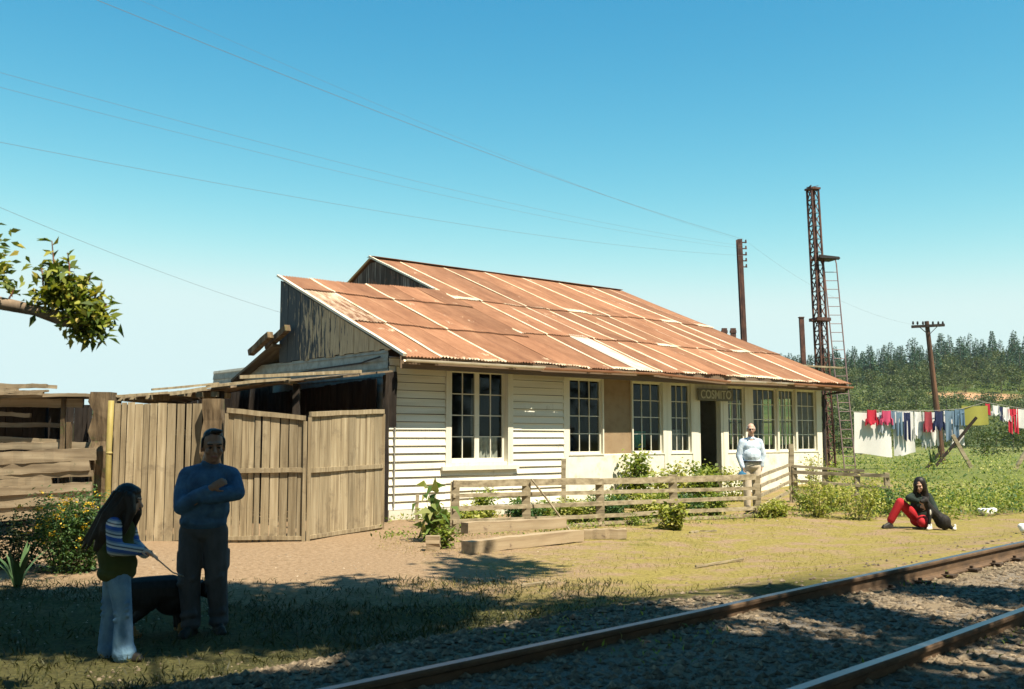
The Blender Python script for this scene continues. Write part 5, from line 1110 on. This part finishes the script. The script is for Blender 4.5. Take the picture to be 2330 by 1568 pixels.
plant(gp_(1450, 1195), .5, .2, 160, .06, G_mid, 'low weed at the foot of the fence beyond the timbers', 7)
for u, v, w_, h, lab in ((1745, 1178, .5, .3, 'low weed below the barred gate'), (1775, 1172, .55, .32, 'weed tuft left of the tall thin post'), (1835, 1160, .6, .5, 'leafy weed before the leaning fence'), (1900, 1150, .7, .55, 'weed bush growing through the leaning fence'), (1990, 1150, .7, .6, 'yellow green weed at the end of the leaning fence'), (2030, 1140, .6, .55, 'weed clump left of the seated woman'), (1860, 1120, .9, .8, 'tall weed behind the leaning fence'), (1950, 1110, 1., .8, 'broad tall weed behind the leaning fence end')):
    plant(gp_(u, v), w_, h, 380, .07, random.choice((G_mid, G_yel, G_blue)), lab, 10, 'plant', 'weed_plant', .5, .5)
blades(Vector((13.45, 32., ground_z(13.45, 32.))), 14, .85, .35, M_ag, 'tall sword-leaved clump at the foot of the utility pole', 'flax_plant', .07)
# weeds and grass as ground cover
def scatter(name, n, area, leaf, h, mat, lab, cat, zamp=.0, width=.3, up=1.2, clump=1):
    P = []; D = []; S = []; k = 0
    while len(P) < n:
        u, v = random.uniform(area[0], area[1]), random.uniform(area[2], area[3]); k += 1
        if k > n * 40: break
        p = atz(u, v, .12)
        if p.y < 0 or p.y > 70: continue
        p = atz(u, v, ground_z(p.x, p.y)); p.z = ground_z(p.x, p.y)
        if not area[4](u, v, p): continue
        cs = random.uniform(.5, 1.3)
        for c in range(clump):
            sx, sy = random.gauss(0, .05 * clump ** .6), random.gauss(0, .05 * clump ** .6)
            P.append((p.x + sx, p.y + sy, p.z + random.random() ** 1.3 * h * cs)); D.append((random.gauss(0, .6), random.gauss(0, .6), up)); S.append(leaf * random.uniform(.6, 1.3))
    o = leafmesh(name, P, D, S, mat, None, width, .3); return tag(o, lab, cat, None, 'stuff')
def Lof(p): return (p.y - p.x) * S2
def weedtest(u, v, p):
    edge = 1105 + 50 * smooth(1880, 2120, u) + 8 * math.sin(u * .05) + 5 * math.sin(u * .13)
    return v < edge and (v > 1040 or random.random() < .6) and hlocal(p)[1] > -7.5 + 0 and random.random() < .4 + .6 * (math.sin(p.x * 1.9 + 1) * math.sin(p.y * 1.4) > -.35)
scatter('weeds', 6500, (1876, 2360, 1030, 1172, weedtest), .10, .42, G_mid, 'rank green weeds below the washing lines', 'weeds', 0, .4, .5, 5)
scatter('weeds', 1600, (1876, 2360, 1030, 1172, weedtest), .11, .5, G_blue, 'darker bluish weeds in clumps among the paler ones', 'weeds', 0, .4, .6, 10)
scatter('weeds', 3200, (1876, 2360, 1030, 1172, weedtest), .09, .5, G_yel, 'yellow green weeds mixed among the darker ones', 'weeds', 0, .35, .8, 5)
def lit(u, v, p): return 5.6 < Lof(p) < 13 and hlocal(p)[1] < -1 and p.x > -1.5 + 2.2 * math.sin(p.y * 1.1) * .5 and random.random() < .25 + .75 * (math.sin(p.x * 1.3 + p.y * .7) + math.sin(p.y * 2.1 - p.x) > -.2)
scatter('dry_grass', 9000, (850, 2360, 1160, 1400, lit), .05, .0, G_dry, 'short dry yellow grass beside the track', 'grass', 0, .12, .9, 3)
def fw(u, v, p): q = hlocal(p); return (abs((p - F0).cross((F4 - F0).normalized()).length) < .5 + .3 * random.random()) or (-.6 < q[1] < -.05 and -1 < q[0] < 15)
scatter('weeds', 2200, (860, 1900, 1080, 1230, fw), .07, .12, G_mid, 'low green weeds along fence and house foot', 'weeds', 0, .4, .7, 3)
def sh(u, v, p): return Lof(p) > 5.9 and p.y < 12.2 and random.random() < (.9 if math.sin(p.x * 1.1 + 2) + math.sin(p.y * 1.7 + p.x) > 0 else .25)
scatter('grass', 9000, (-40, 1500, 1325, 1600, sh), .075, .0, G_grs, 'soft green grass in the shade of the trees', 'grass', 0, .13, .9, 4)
def bw_(u, v, p): return 1.2 < Lof(p) < 6.2 and random.random() < (.9 if math.sin(p.x * 2.1) + math.sin(p.y * 1.9 + 1) > 1.1 else .02)
scatter('weeds', 260, (1000, 2360, 1260, 1568, bw_), .045, .04, G_mid, 'small green weeds between the rails', 'weeds', 0, .3, .8, 6)
# ------------------------------------------------------------------ branch reaching in at the left, from a tree outside the picture
BD = 6.0; M_bark = surf('grey bark', [(.12, .09, .065), (.22, .165, .12), (.3, .23, .17)], 9, (1, 1, .3), .9, 0, .6, .02)
tx = atd(-330, 900, BD + .3); lt = thing('tree', Vector((tx.x, tx.y, ground_z(tx.x, tx.y))), 0, 'pollarded tree at the left whose leafy bough reaches into the sky', 'tree'); og = lt.location.copy()
m = MB(); m.tube([(0, 0, -.2), (.03, 0, .8), (.0, .02, 1.7), (.06, 0, 2.6), (.02, .03, 3.4)], [.2, .16, .14, .12, .09], 12)
bp = [Vector((.02, 0, 2.2)), atd(-150, 655, BD) - og, atd(0, 690, BD) - og, atd(80, 706, BD) - og, atd(150, 728, BD) - og, atd(215, 745, BD) - og]
m.tube(bp, [.085, .06, .04, .034, .045, .02], 10); m.tube([Vector((.05, 0, 3.0)), Vector((-.4, .2, 3.7)), Vector((-.7, .3, 4.3))], [.07, .05, .03], 8); m.tube([bp[1], atd(-80, 600, BD) - og, atd(-20, 560, BD) - og], [.03, .02, .008], 7)
m.build('trunk', M_bark, lt, True)
def lc(n, pts, sprd, leaf):
    P = []; D = []
    for i in range(n):
        a, b_ = random.choice(pts); c = Vector(a).lerp(Vector(b_), random.random()); P.append((c.x + random.gauss(0, sprd), c.y + random.gauss(0, sprd), c.z + random.gauss(0, sprd))); D.append((random.gauss(.15, .7), random.gauss(-.1, .7), random.gauss(.05, .6)))
    return P, D
def A(u, v, d=0.): return atd(u, v, BD + d) - og
crown = []
P1, D1 = lc(1050, [(A(95, 700), A(125, 620)), (A(130, 690), A(150, 625)), (A(150, 715), A(185, 640)), (A(175, 720), A(225, 690)), (A(190, 735), A(235, 730)), (A(110, 670), A(190, 670)), (A(160, 735), A(225, 755))], .04, .07)
P2, D2_ = lc(260, [(A(-60, 600), A(0, 560)), (A(-40, 650), A(10, 600)), (A(-90, 560), A(-5, 540)), (A(-30, 620), A(12, 640))], .05, .07)
P3, D3 = lc(260, [((.05, 0, 3.4), (-.2, 0, 4.2)), ((-.4, .2, 3.7), (-.9, .3, 4.4)), ((-.3, .2, 4.2), (.1, -.1, 3.8))], .22, .07)
P4, D4 = [], []
for (u0, v0, u1, v1) in ((122, 640, 118, 548), (158, 640, 154, 575), (98, 650, 92, 600), (190, 660, 207, 625), (205, 690, 225, 660), (135, 640, 133, 600), (228, 715, 243, 690), (20, 680, 32, 655)):
    tw_ = MB(); tw_.tube([A(u0, v0), A((u0 + u1) / 2 + 2, (v0 + v1) / 2), A(u1, v1)], [.006, .005, .003], 5); tw_.build('twig', surf('reddish twig', [(.16, .06, .05), (.22, .1, .06)], 5), lt)
    for k in range(9):
        f = .25 + .75 * random.random(); c = A(u0 + (u1 - u0) * f, v0 + (v1 - v0) * f); P4.append(tuple(c)); D4.append((random.gauss(0, .8), random.gauss(0, .6), random.gauss(.4, .4)))
leafmesh('crown', P1 + P2 + P3 + P4, D1 + D2_ + D3 + D4, RNG.uniform(.6, 1.3, len(P1 + P2 + P3 + P4)) * .072, leafmat('glossy leaf', [(.05, .085, .018), (.12, .17, .035), (.3, .33, .06), (.42, .33, .08)], .3), lt, .42, .25)
# ------------------------------------------------------------------ tall trees behind the camera, whose shade falls over the foreground
def inpoly(u, v, poly):
    c = False; j = len(poly) - 1
    for i in range(len(poly)):
        (a, b_), (x, y) = poly[i], poly[j]
        if (b_ > v) != (y > v) and u < (x - a) * (v - b_) / (y - b_) + a: c = not c
        j = i
    return c
shade = [[(-700, 1352), (60, 1348), (215, 1345), (330, 1340), (520, 1332), (640, 1334), (760, 1350), (900, 1352), (1000, 1342), (1080, 1362), (1160, 1376), (1290, 1366), (1480, 1352), (1640, 1338), (1760, 1338), (1860, 1338), (1890, 1372), (2190, 1442), (2240, 1440), (2330, 1402), (2600, 1400), (2600, 1700), (-700, 1700)],
         [(1000, 1275), (1080, 1262), (1180, 1275), (1250, 1300), (1200, 1312), (1100, 1330), (1010, 1312)], [(750, 1318), (830, 1312), (880, 1332), (870, 1352), (770, 1345)], [(1985, 1330), (2330, 1346), (2600, 1356), (2600, 1380), (2330, 1380), (2230, 1376), (2100, 1354)],
         [(-300, 1280), (40, 1280), (70, 1325), (-300, 1345)], [(2268, 1186), (2400, 1174), (2400, 1200), (2300, 1198)]]
def dil(poly, k=1.4, d=24):
    cx = sum(p[0] for p in poly) / len(poly); cy = sum(p[1] for p in poly) / len(poly)
    return [(cx + (x - cx) * k + (d if x > cx else -d), cy + (y - cy) * k + (d * .8 if y > cy else -d * .8)) for x, y in poly]
lights = [dil(p) for p in [[(1635, 1395), (1740, 1387), (1850, 1415), (1870, 1436), (1780, 1440), (1650, 1432)], [(1905, 1444), (1980, 1440), (2055, 1466), (1960, 1470)], [(1386, 1465), (1500, 1462), (1520, 1486), (1420, 1492)], [(2060, 1500), (2330, 1460), (2500, 1470), (2500, 1540), (2200, 1560)], [(1480, 1362), (1620, 1360), (1600, 1374), (1490, 1378)], [(1070, 1400), (1200, 1405), (1180, 1425), (1080, 1422)], [(480, 1495), (700, 1490), (760, 1530), (420, 1540), (330, 1525)]]]
lights.append([(1905, 1352), (2000, 1362), (2200, 1398), (2230, 1425), (2190, 1432), (2050, 1410), (1910, 1376)])
lights.append([(1950, 1240), (2500, 1200), (2500, 1335), (2330, 1335), (2000, 1322)])
lights.append([(1000, 1340), (1000, 1332), (1250, 1318), (1500, 1335), (1500, 1345), (1160, 1366), (1080, 1350)])
trunks = [Vector((3.2, -3.6, 0)), Vector((-4.2, -3.2, 0)), Vector((8.5, .2, 0))]
cl_ = [[], [], []]; hd = Vector((sd.x, sd.y, 0)) / -sd.z
def proj(p):
    x, y, z = p[0], p[1], p[2] - CZ; yc = y * cp + z * sp
    if yc < .2: return None
    return (1165 + F * x / yc, 784 - F * (-y * sp + z * cp) / yc)
nC = 0; tries = 0
while nC < 3600 and tries < 90000:
    tries += 1; u, v = random.uniform(-500, 2550), 1170 + 480 * random.random() ** .9
    if not any(inpoly(u, v, p) for p in shade): continue
    if any(inpoly(u, v, p) for p in lights) and random.random() < .985: continue
    gpt_ = atz(u, v, .12); gpt_ = atz(u, v, ground_z(gpt_.x, gpt_.y)); gpt_ = atz(u, v, ground_z(gpt_.x, gpt_.y))
    if gpt_.y > 16: continue
    h = random.uniform(8.2, 11.5); c = gpt_ - hd * (h - gpt_.z); c.z = h; pr = proj(c)
    if pr and -60 < pr[0] < 2390 and pr[1] > -120: continue
    q6 = c + hd * (c.z - .6)
    if math.hypot(q6.x + 5.3, q6.y - 12.6) < .75: continue
    qb = c + hd * (c.z - 2.6)
    if math.hypot(qb.x + 2.6, qb.y - 6) < 1.1: continue
    cl_[min(range(3), key=lambda i: (c - trunks[i]).xy.length)].append(c); nC += 1
for i in range(1500):       # extra canopy overhead and behind, added to block sky light
    T_, L_ = random.uniform(-11, 15), random.uniform(-7, .5); c = trk(T_, L_, random.uniform(7.5, 13)); pr = proj(c)
    g0 = c + hd * c.z; gq = ground_z(g0.x, g0.y); g0 = c + hd * (c.z - gq); pg = proj((g0.x, g0.y, gq)); qb = c + hd * (c.z - 2.6)
    if math.hypot(qb.x + 2.6, qb.y - 6) < 1.1: continue
    if pr and -100 < pr[0] < 2450 and pr[1] > -160: continue
    if pg and -60 < pg[0] < 2400 and 1100 < pg[1] < 1640 and (not any(inpoly(pg[0], pg[1], p) for p in shade) or any(inpoly(pg[0], pg[1], p) for p in lights)): continue
    cl_[min(range(3), key=lambda k: (c - trunks[k]).xy.length)].append(c)
for i, (b_, labl) in enumerate(zip(trunks, ('tall shade tree standing directly behind the photographer', 'shade tree behind the photographer toward the left', 'shade tree on the near side of the track toward the right'))):
    t = thing('tree', Vector((b_.x, b_.y, ground_z(b_.x, b_.y))), 0, labl, 'tree', None); m = MB()
    m.tube([(0, 0, -.2), (.1, .1, 2.5), (0, .3, 5), (.1, .6, 8)], [.36, .28, .22, .12], 12)
    cs = random.sample(cl_[i], min(22, len(cl_[i])))
    for c in cs:
        q = c - b_; z0 = random.uniform(4, 7); m.tube([Vector((.0, .25, z0)), Vector((q.x * .45, q.y * .45, z0 + (q.z - z0) * .6)), q], [.09, .05, .015], 6)
    m.build('trunk', M_bark, t, True)
    P = []; D = []
    for c in cl_[i]:
        for k in range(13): P.append((c.x - b_.x + random.gauss(0, .15), c.y - b_.y + random.gauss(0, .15), c.z + random.gauss(0, .16))); D.append((random.gauss(0, 1), random.gauss(0, 1), random.gauss(-.1, .5)))
    leafmesh('crown', P, D, RNG.uniform(.18, .32, len(P)), G_dark, t, .5, .2)
sky_block = [(-22, -19, 22), (-15, -17.5, 23), (-8, -19, 25), (-1, -18, 23), (6, -19.5, 26), (13, -18, 24), (20, -19, 25), (27, -18, 23), (34, -19, 24), (41, -18, 24)]  # unseen tree row added to block sky light from behind the camera
for i, (T_, L_, H_) in enumerate(sky_block + [tuple(list(((Vector((x_, y_, 0)).dot(E45)), Vector((x_, y_, 0)).dot(N45)))) + (h_,) for x_, y_, h_ in ((-11, 5, 12), (-12, -2, 14), (13.5, 7, 11), (16, 1, 13))]):  # side trees are added too, blocking sky light from left and right
    p = trk(T_, L_, 0); t = thing('tree', p, 0, 'tall dense tree of the windbreak on the near side of the railway' if L_ < -15 else ('dense tree standing beyond the left edge of the yard' if T_ < 0 else 'dense tree standing beside the track beyond the picture edge'), 'tree', 'windbreak trees behind the photographer' if L_ < -15 else 'dense trees outside the picture'); m = MB(); m.tube([(0, 0, -.2), (.1, 0, H_ * .3), (0, .1, H_ * .6), (0, 0, H_ * .9)], [.4, .3, .18, .04], 10); m.build('trunk', M_bark, t)
    P = RNG.normal(size=(1500, 3)); P /= np.linalg.norm(P, axis=1, keepdims=True); P *= RNG.random((1500, 1)) ** .4; P = P * np.array([4.6, 4.6, H_ * .44]) + np.array([0, 0, H_ * .56])
    leafmesh('crown', P, RNG.normal(size=(1500, 3)), RNG.uniform(.7, 1.2, 1500), G_dark, t, .6, .2)
# ------------------------------------------------------------------ wooded hill beyond the fields
def crest(x): return 8 + 12.5 * smooth(-30, 70, x) + 4 * smooth(90, 190, x) + 1.2 * math.sin(x * .06) - 2 * smooth(-60, -140, x)
def hill_z(x, y): return -1.0 + (crest(x) + 1.) * smooth(92, 300, y) * (1 - .25 * smooth(330, 500, y)) + .5 * math.sin(x * .11) * math.sin(y * .07) * smooth(110, 150, y)
hx = list(np.linspace(-260, 330, 90)); hy = list(np.linspace(96, 520, 70)); h = MB(); h.v = [(x, y, hill_z(x, y)) for y in hy for x in hx]; w = len(hx)
h.f = [(j * w + i, j * w + i + 1, (j + 1) * w + i + 1, (j + 1) * w + i) for j in range(len(hy) - 1) for i in range(w - 1)]; h.m = [0] * len(h.f)
def hillmat():
    m, nt, bs, N, Lk = nodes('hillside'); t = N('ShaderNodeTexCoord'); n1 = noise(nt, t.outputs['Object'], .08, 6, .7)
    r = ramp(nt, [(.3, (.035, .06, .018)), (.5, (.065, .09, .026)), (.7, (.12, .125, .04))]); Lk(n1, r.inputs[0])
    d = N('ShaderNodeVectorMath'); d.operation = 'DISTANCE'; Lk(t.outputs['Object'], d.inputs[0]); d.inputs[1].default_value = (94, 203, hill_z(94, 203))
    k = N('ShaderNodeMapRange'); Lk(math_(nt, 'ADD', d.outputs['Value'], math_(nt, 'MULTIPLY', n1, 14.)), k.inputs[0]); k.inputs[1].default_value = 17; k.inputs[2].default_value = 12
    Lk(mixc(nt, r.outputs[0], (.42, .24, .14), k.outputs[0]), bs.inputs['Base Color']); bs.inputs['Roughness'].default_value = 1; bs.inputs['Specular IOR Level'].default_value = 0; return m
ho = h.build('hill', hillmat(), smooth=True); tag(ho, 'wooded hillside closing the view behind the fields', 'hill', None, 'structure')
C_con = leafmat('conifer needles', [(.025, .06, .04), (.045, .095, .055), (.075, .13, .07)], .15); C_euc = leafmat('olive foliage', [(.04, .07, .024), (.08, .108, .034), (.125, .14, .046), (.05, .09, .04)], .2)
M_trk = surf('far trunk', [(.1, .08, .06), (.2, .16, .12)], 3)
def conifer(seed):
    rs = np.random.default_rng(seed); P = []; D = []; S = []; n = 30
    for i in range(n):
        f = i / n; z = .16 + .84 * f; R = (.20 + .05 * rs.random()) * (1 - f) ** .8 + .015
        for k in range(11):
            a = rs.random() * 6.283; r = R * (.25 + .75 * rs.random()); P.append((r * math.cos(a) * .8, r * math.sin(a) * .8, z + rs.normal(0, .012))); D.append((math.cos(a), math.sin(a), rs.normal(.15, .35))); S.append(.09 * (1 - f * .5) * rs.uniform(.6, 1.3))
    return P, D, S
def bushy(seed):
    rs = np.random.default_rng(seed); P = []; D = []; S = []; cs = [(rs.normal(0, .2), rs.normal(0, .2), rs.uniform(.3, .82), rs.uniform(.12, .24)) for _ in range(9)]
    for i in range(420):
        c = cs[i % 9]; d = rs.normal(size=3); d /= np.linalg.norm(d); r = c[3] * rs.random() ** .35; P.append((c[0] + d[0] * r, c[1] + d[1] * r, c[2] + d[2] * r)); D.append(tuple(d + np.array([0, 0, .2]))); S.append(.09 * rs.uniform(.6, 1.3))
    return P, D, S
def proto(kind, seed, label, group):
    t = thing('pine_tree' if kind == 'c' else 'leafy_tree', (0, 0, -50), 0, label, 'tree', group); P, D, S = conifer(seed) if kind == 'c' else bushy(seed)
    m = MB(); m.tube([(0, 0, -.05), (0, 0, .4), (0, 0, .9)], [.018, .013, .004], 5); m.build('trunk', M_trk, t); leafmesh('crown', P, D, S, C_con if kind == 'c' else C_euc, t, .6, .2); return t
pc = [proto('c', s_, 'dark pointed conifer among the pines along the hilltop', 'conifers along the hilltop') for s_ in (1, 2, 3, 4)]; pb = [proto('b', s_, 'rounded olive green tree on the wooded hillside', 'leafy trees on the hillside') for s_ in (11, 12, 13, 14)]
used = set()
def put(protos, x, y, h, zf=hill_z):
    i = random.randrange(len(protos)); o = protos[i]
    if id(o) in used: o = copy_tree(o)
    else: used.add(id(o))
    o.location = (x, y, zf(x, y) - .1); o.scale = (h * random.uniform(.85, 1.2), h * random.uniform(.85, 1.2), h); o.rotation_euler = (0, 0, random.random() * 6.28)
def visx(u, y): return (u - 1165) / F * y
cnt = 0
for row, y in enumerate((306, 298, 288, 278, 266, 254, 241, 228)):
    u = 1770 + random.uniform(0, 15)
    while u < 2480:
        put(pc, visx(u, y), y + random.uniform(-4, 4), (random.uniform(4.2, 7.2) if random.random() < .7 else random.uniform(7., 9.5))); cnt += 1; u += random.choice((9, 14, 22, 30, 44))
for i in range(180):
    y = 112 + 150 * random.random() ** 1.15; u = random.uniform(1860, 2480); x = visx(u, y)
    if math.hypot(x - 94, (y - 203) * .8) < 11 or (abs(x - visx(2200, y)) < 7 and 190 < y < 204 and random.random() < .9): continue
    put(pb, x, y, random.uniform(2.6, 5.2) * (.65 + .35 * (y - 100) / 150))
for i in range(60):
    y = random.uniform(206, 246); put(pb, visx(random.uniform(1900, 2480), y), y, random.uniform(3, 5.2))
for i in range(40):
    y = random.uniform(92, 119); put(pb, visx(random.uniform(1870, 2480), y), y, random.uniform(1.0, 2.4), lambda x, y: max(ground_z(x, y), hill_z(x, y)) - .15)
for u in (140, 160, 172, 180, 215, 236, 250, 262, 275, 290, 345, 360, 372, 60):
    y = random.uniform(255, 300); put(pc if u < 185 else pb, visx(u, y), y, random.uniform(5, 7.5) if u < 185 else random.uniform(4.5, 6.5))
P = []; D = []; S = []
for i in range(34000):
    y = 104 + 160 * random.random(); u = random.uniform(1850, 2480); x = visx(u, y)
    if math.hypot(x - 94, (y - 203) * .8) < 8.5: continue
    P.append((x, y, hill_z(x, y) + random.random() * 1.6)); D.append((random.gauss(0, 1), random.gauss(0, 1), random.gauss(.4, .6))); S.append(random.uniform(.22, .55))
o = leafmesh('undergrowth', P, D, S, C_euc, None, .7, .2); tag(o, 'dense scrub covering the hillside between the trees', 'scrub', None, 'stuff')
for i, (u, v, y, hh, lab) in enumerate(((1905, 985, 62, 2.4, 'round yellow green bush beyond the ladder foot'), (1960, 990, 66, 2.0, 'low bush beyond the large white sheet'), (2262, 985, 70, 2.2, 'dark round bush right of the yellow towel'), (2300, 990, 76, 2.6, 'broad dark bush below the red trousers'), (2235, 1000, 58, 1.5, 'small dark bush below the yellow towel'))):
    x = visx(u, y); c = copy_tree(pb[i % 4]); c.name = 'field_bush'; c['label'] = lab; c['category'] = 'bush'; del c['group']; c.location = (x, y, ground_z(x, y) - .5); c.scale = (hh * 1.5, hh * 1.2, hh)
hz = MB(); hz.span(-270, 340, -58, 530, -2.2, 42)
vm = bpy.data.materials.new('haze'); vm.use_nodes = True; vn = vm.node_tree; vn.nodes.clear(); vo = vn.nodes.new('ShaderNodeOutputMaterial'); vp = vn.nodes.new('ShaderNodeVolumePrincipled')
vp.inputs['Color'].default_value = (.86, .93, 1, 1); vp.inputs['Density'].default_value = .00016; vp.inputs['Anisotropy'].default_value = .2; vn.links.new(vp.outputs[0], vo.inputs['Volume'])
hzo = hz.build('haze', vm); tag(hzo, 'thin pale air between the camera and the hills', 'haze', None, 'stuff')
for o, l in ((go, 'bare earth, dry grass and green fields round the track'),): o['label'] = l; o['category'] = 'ground'
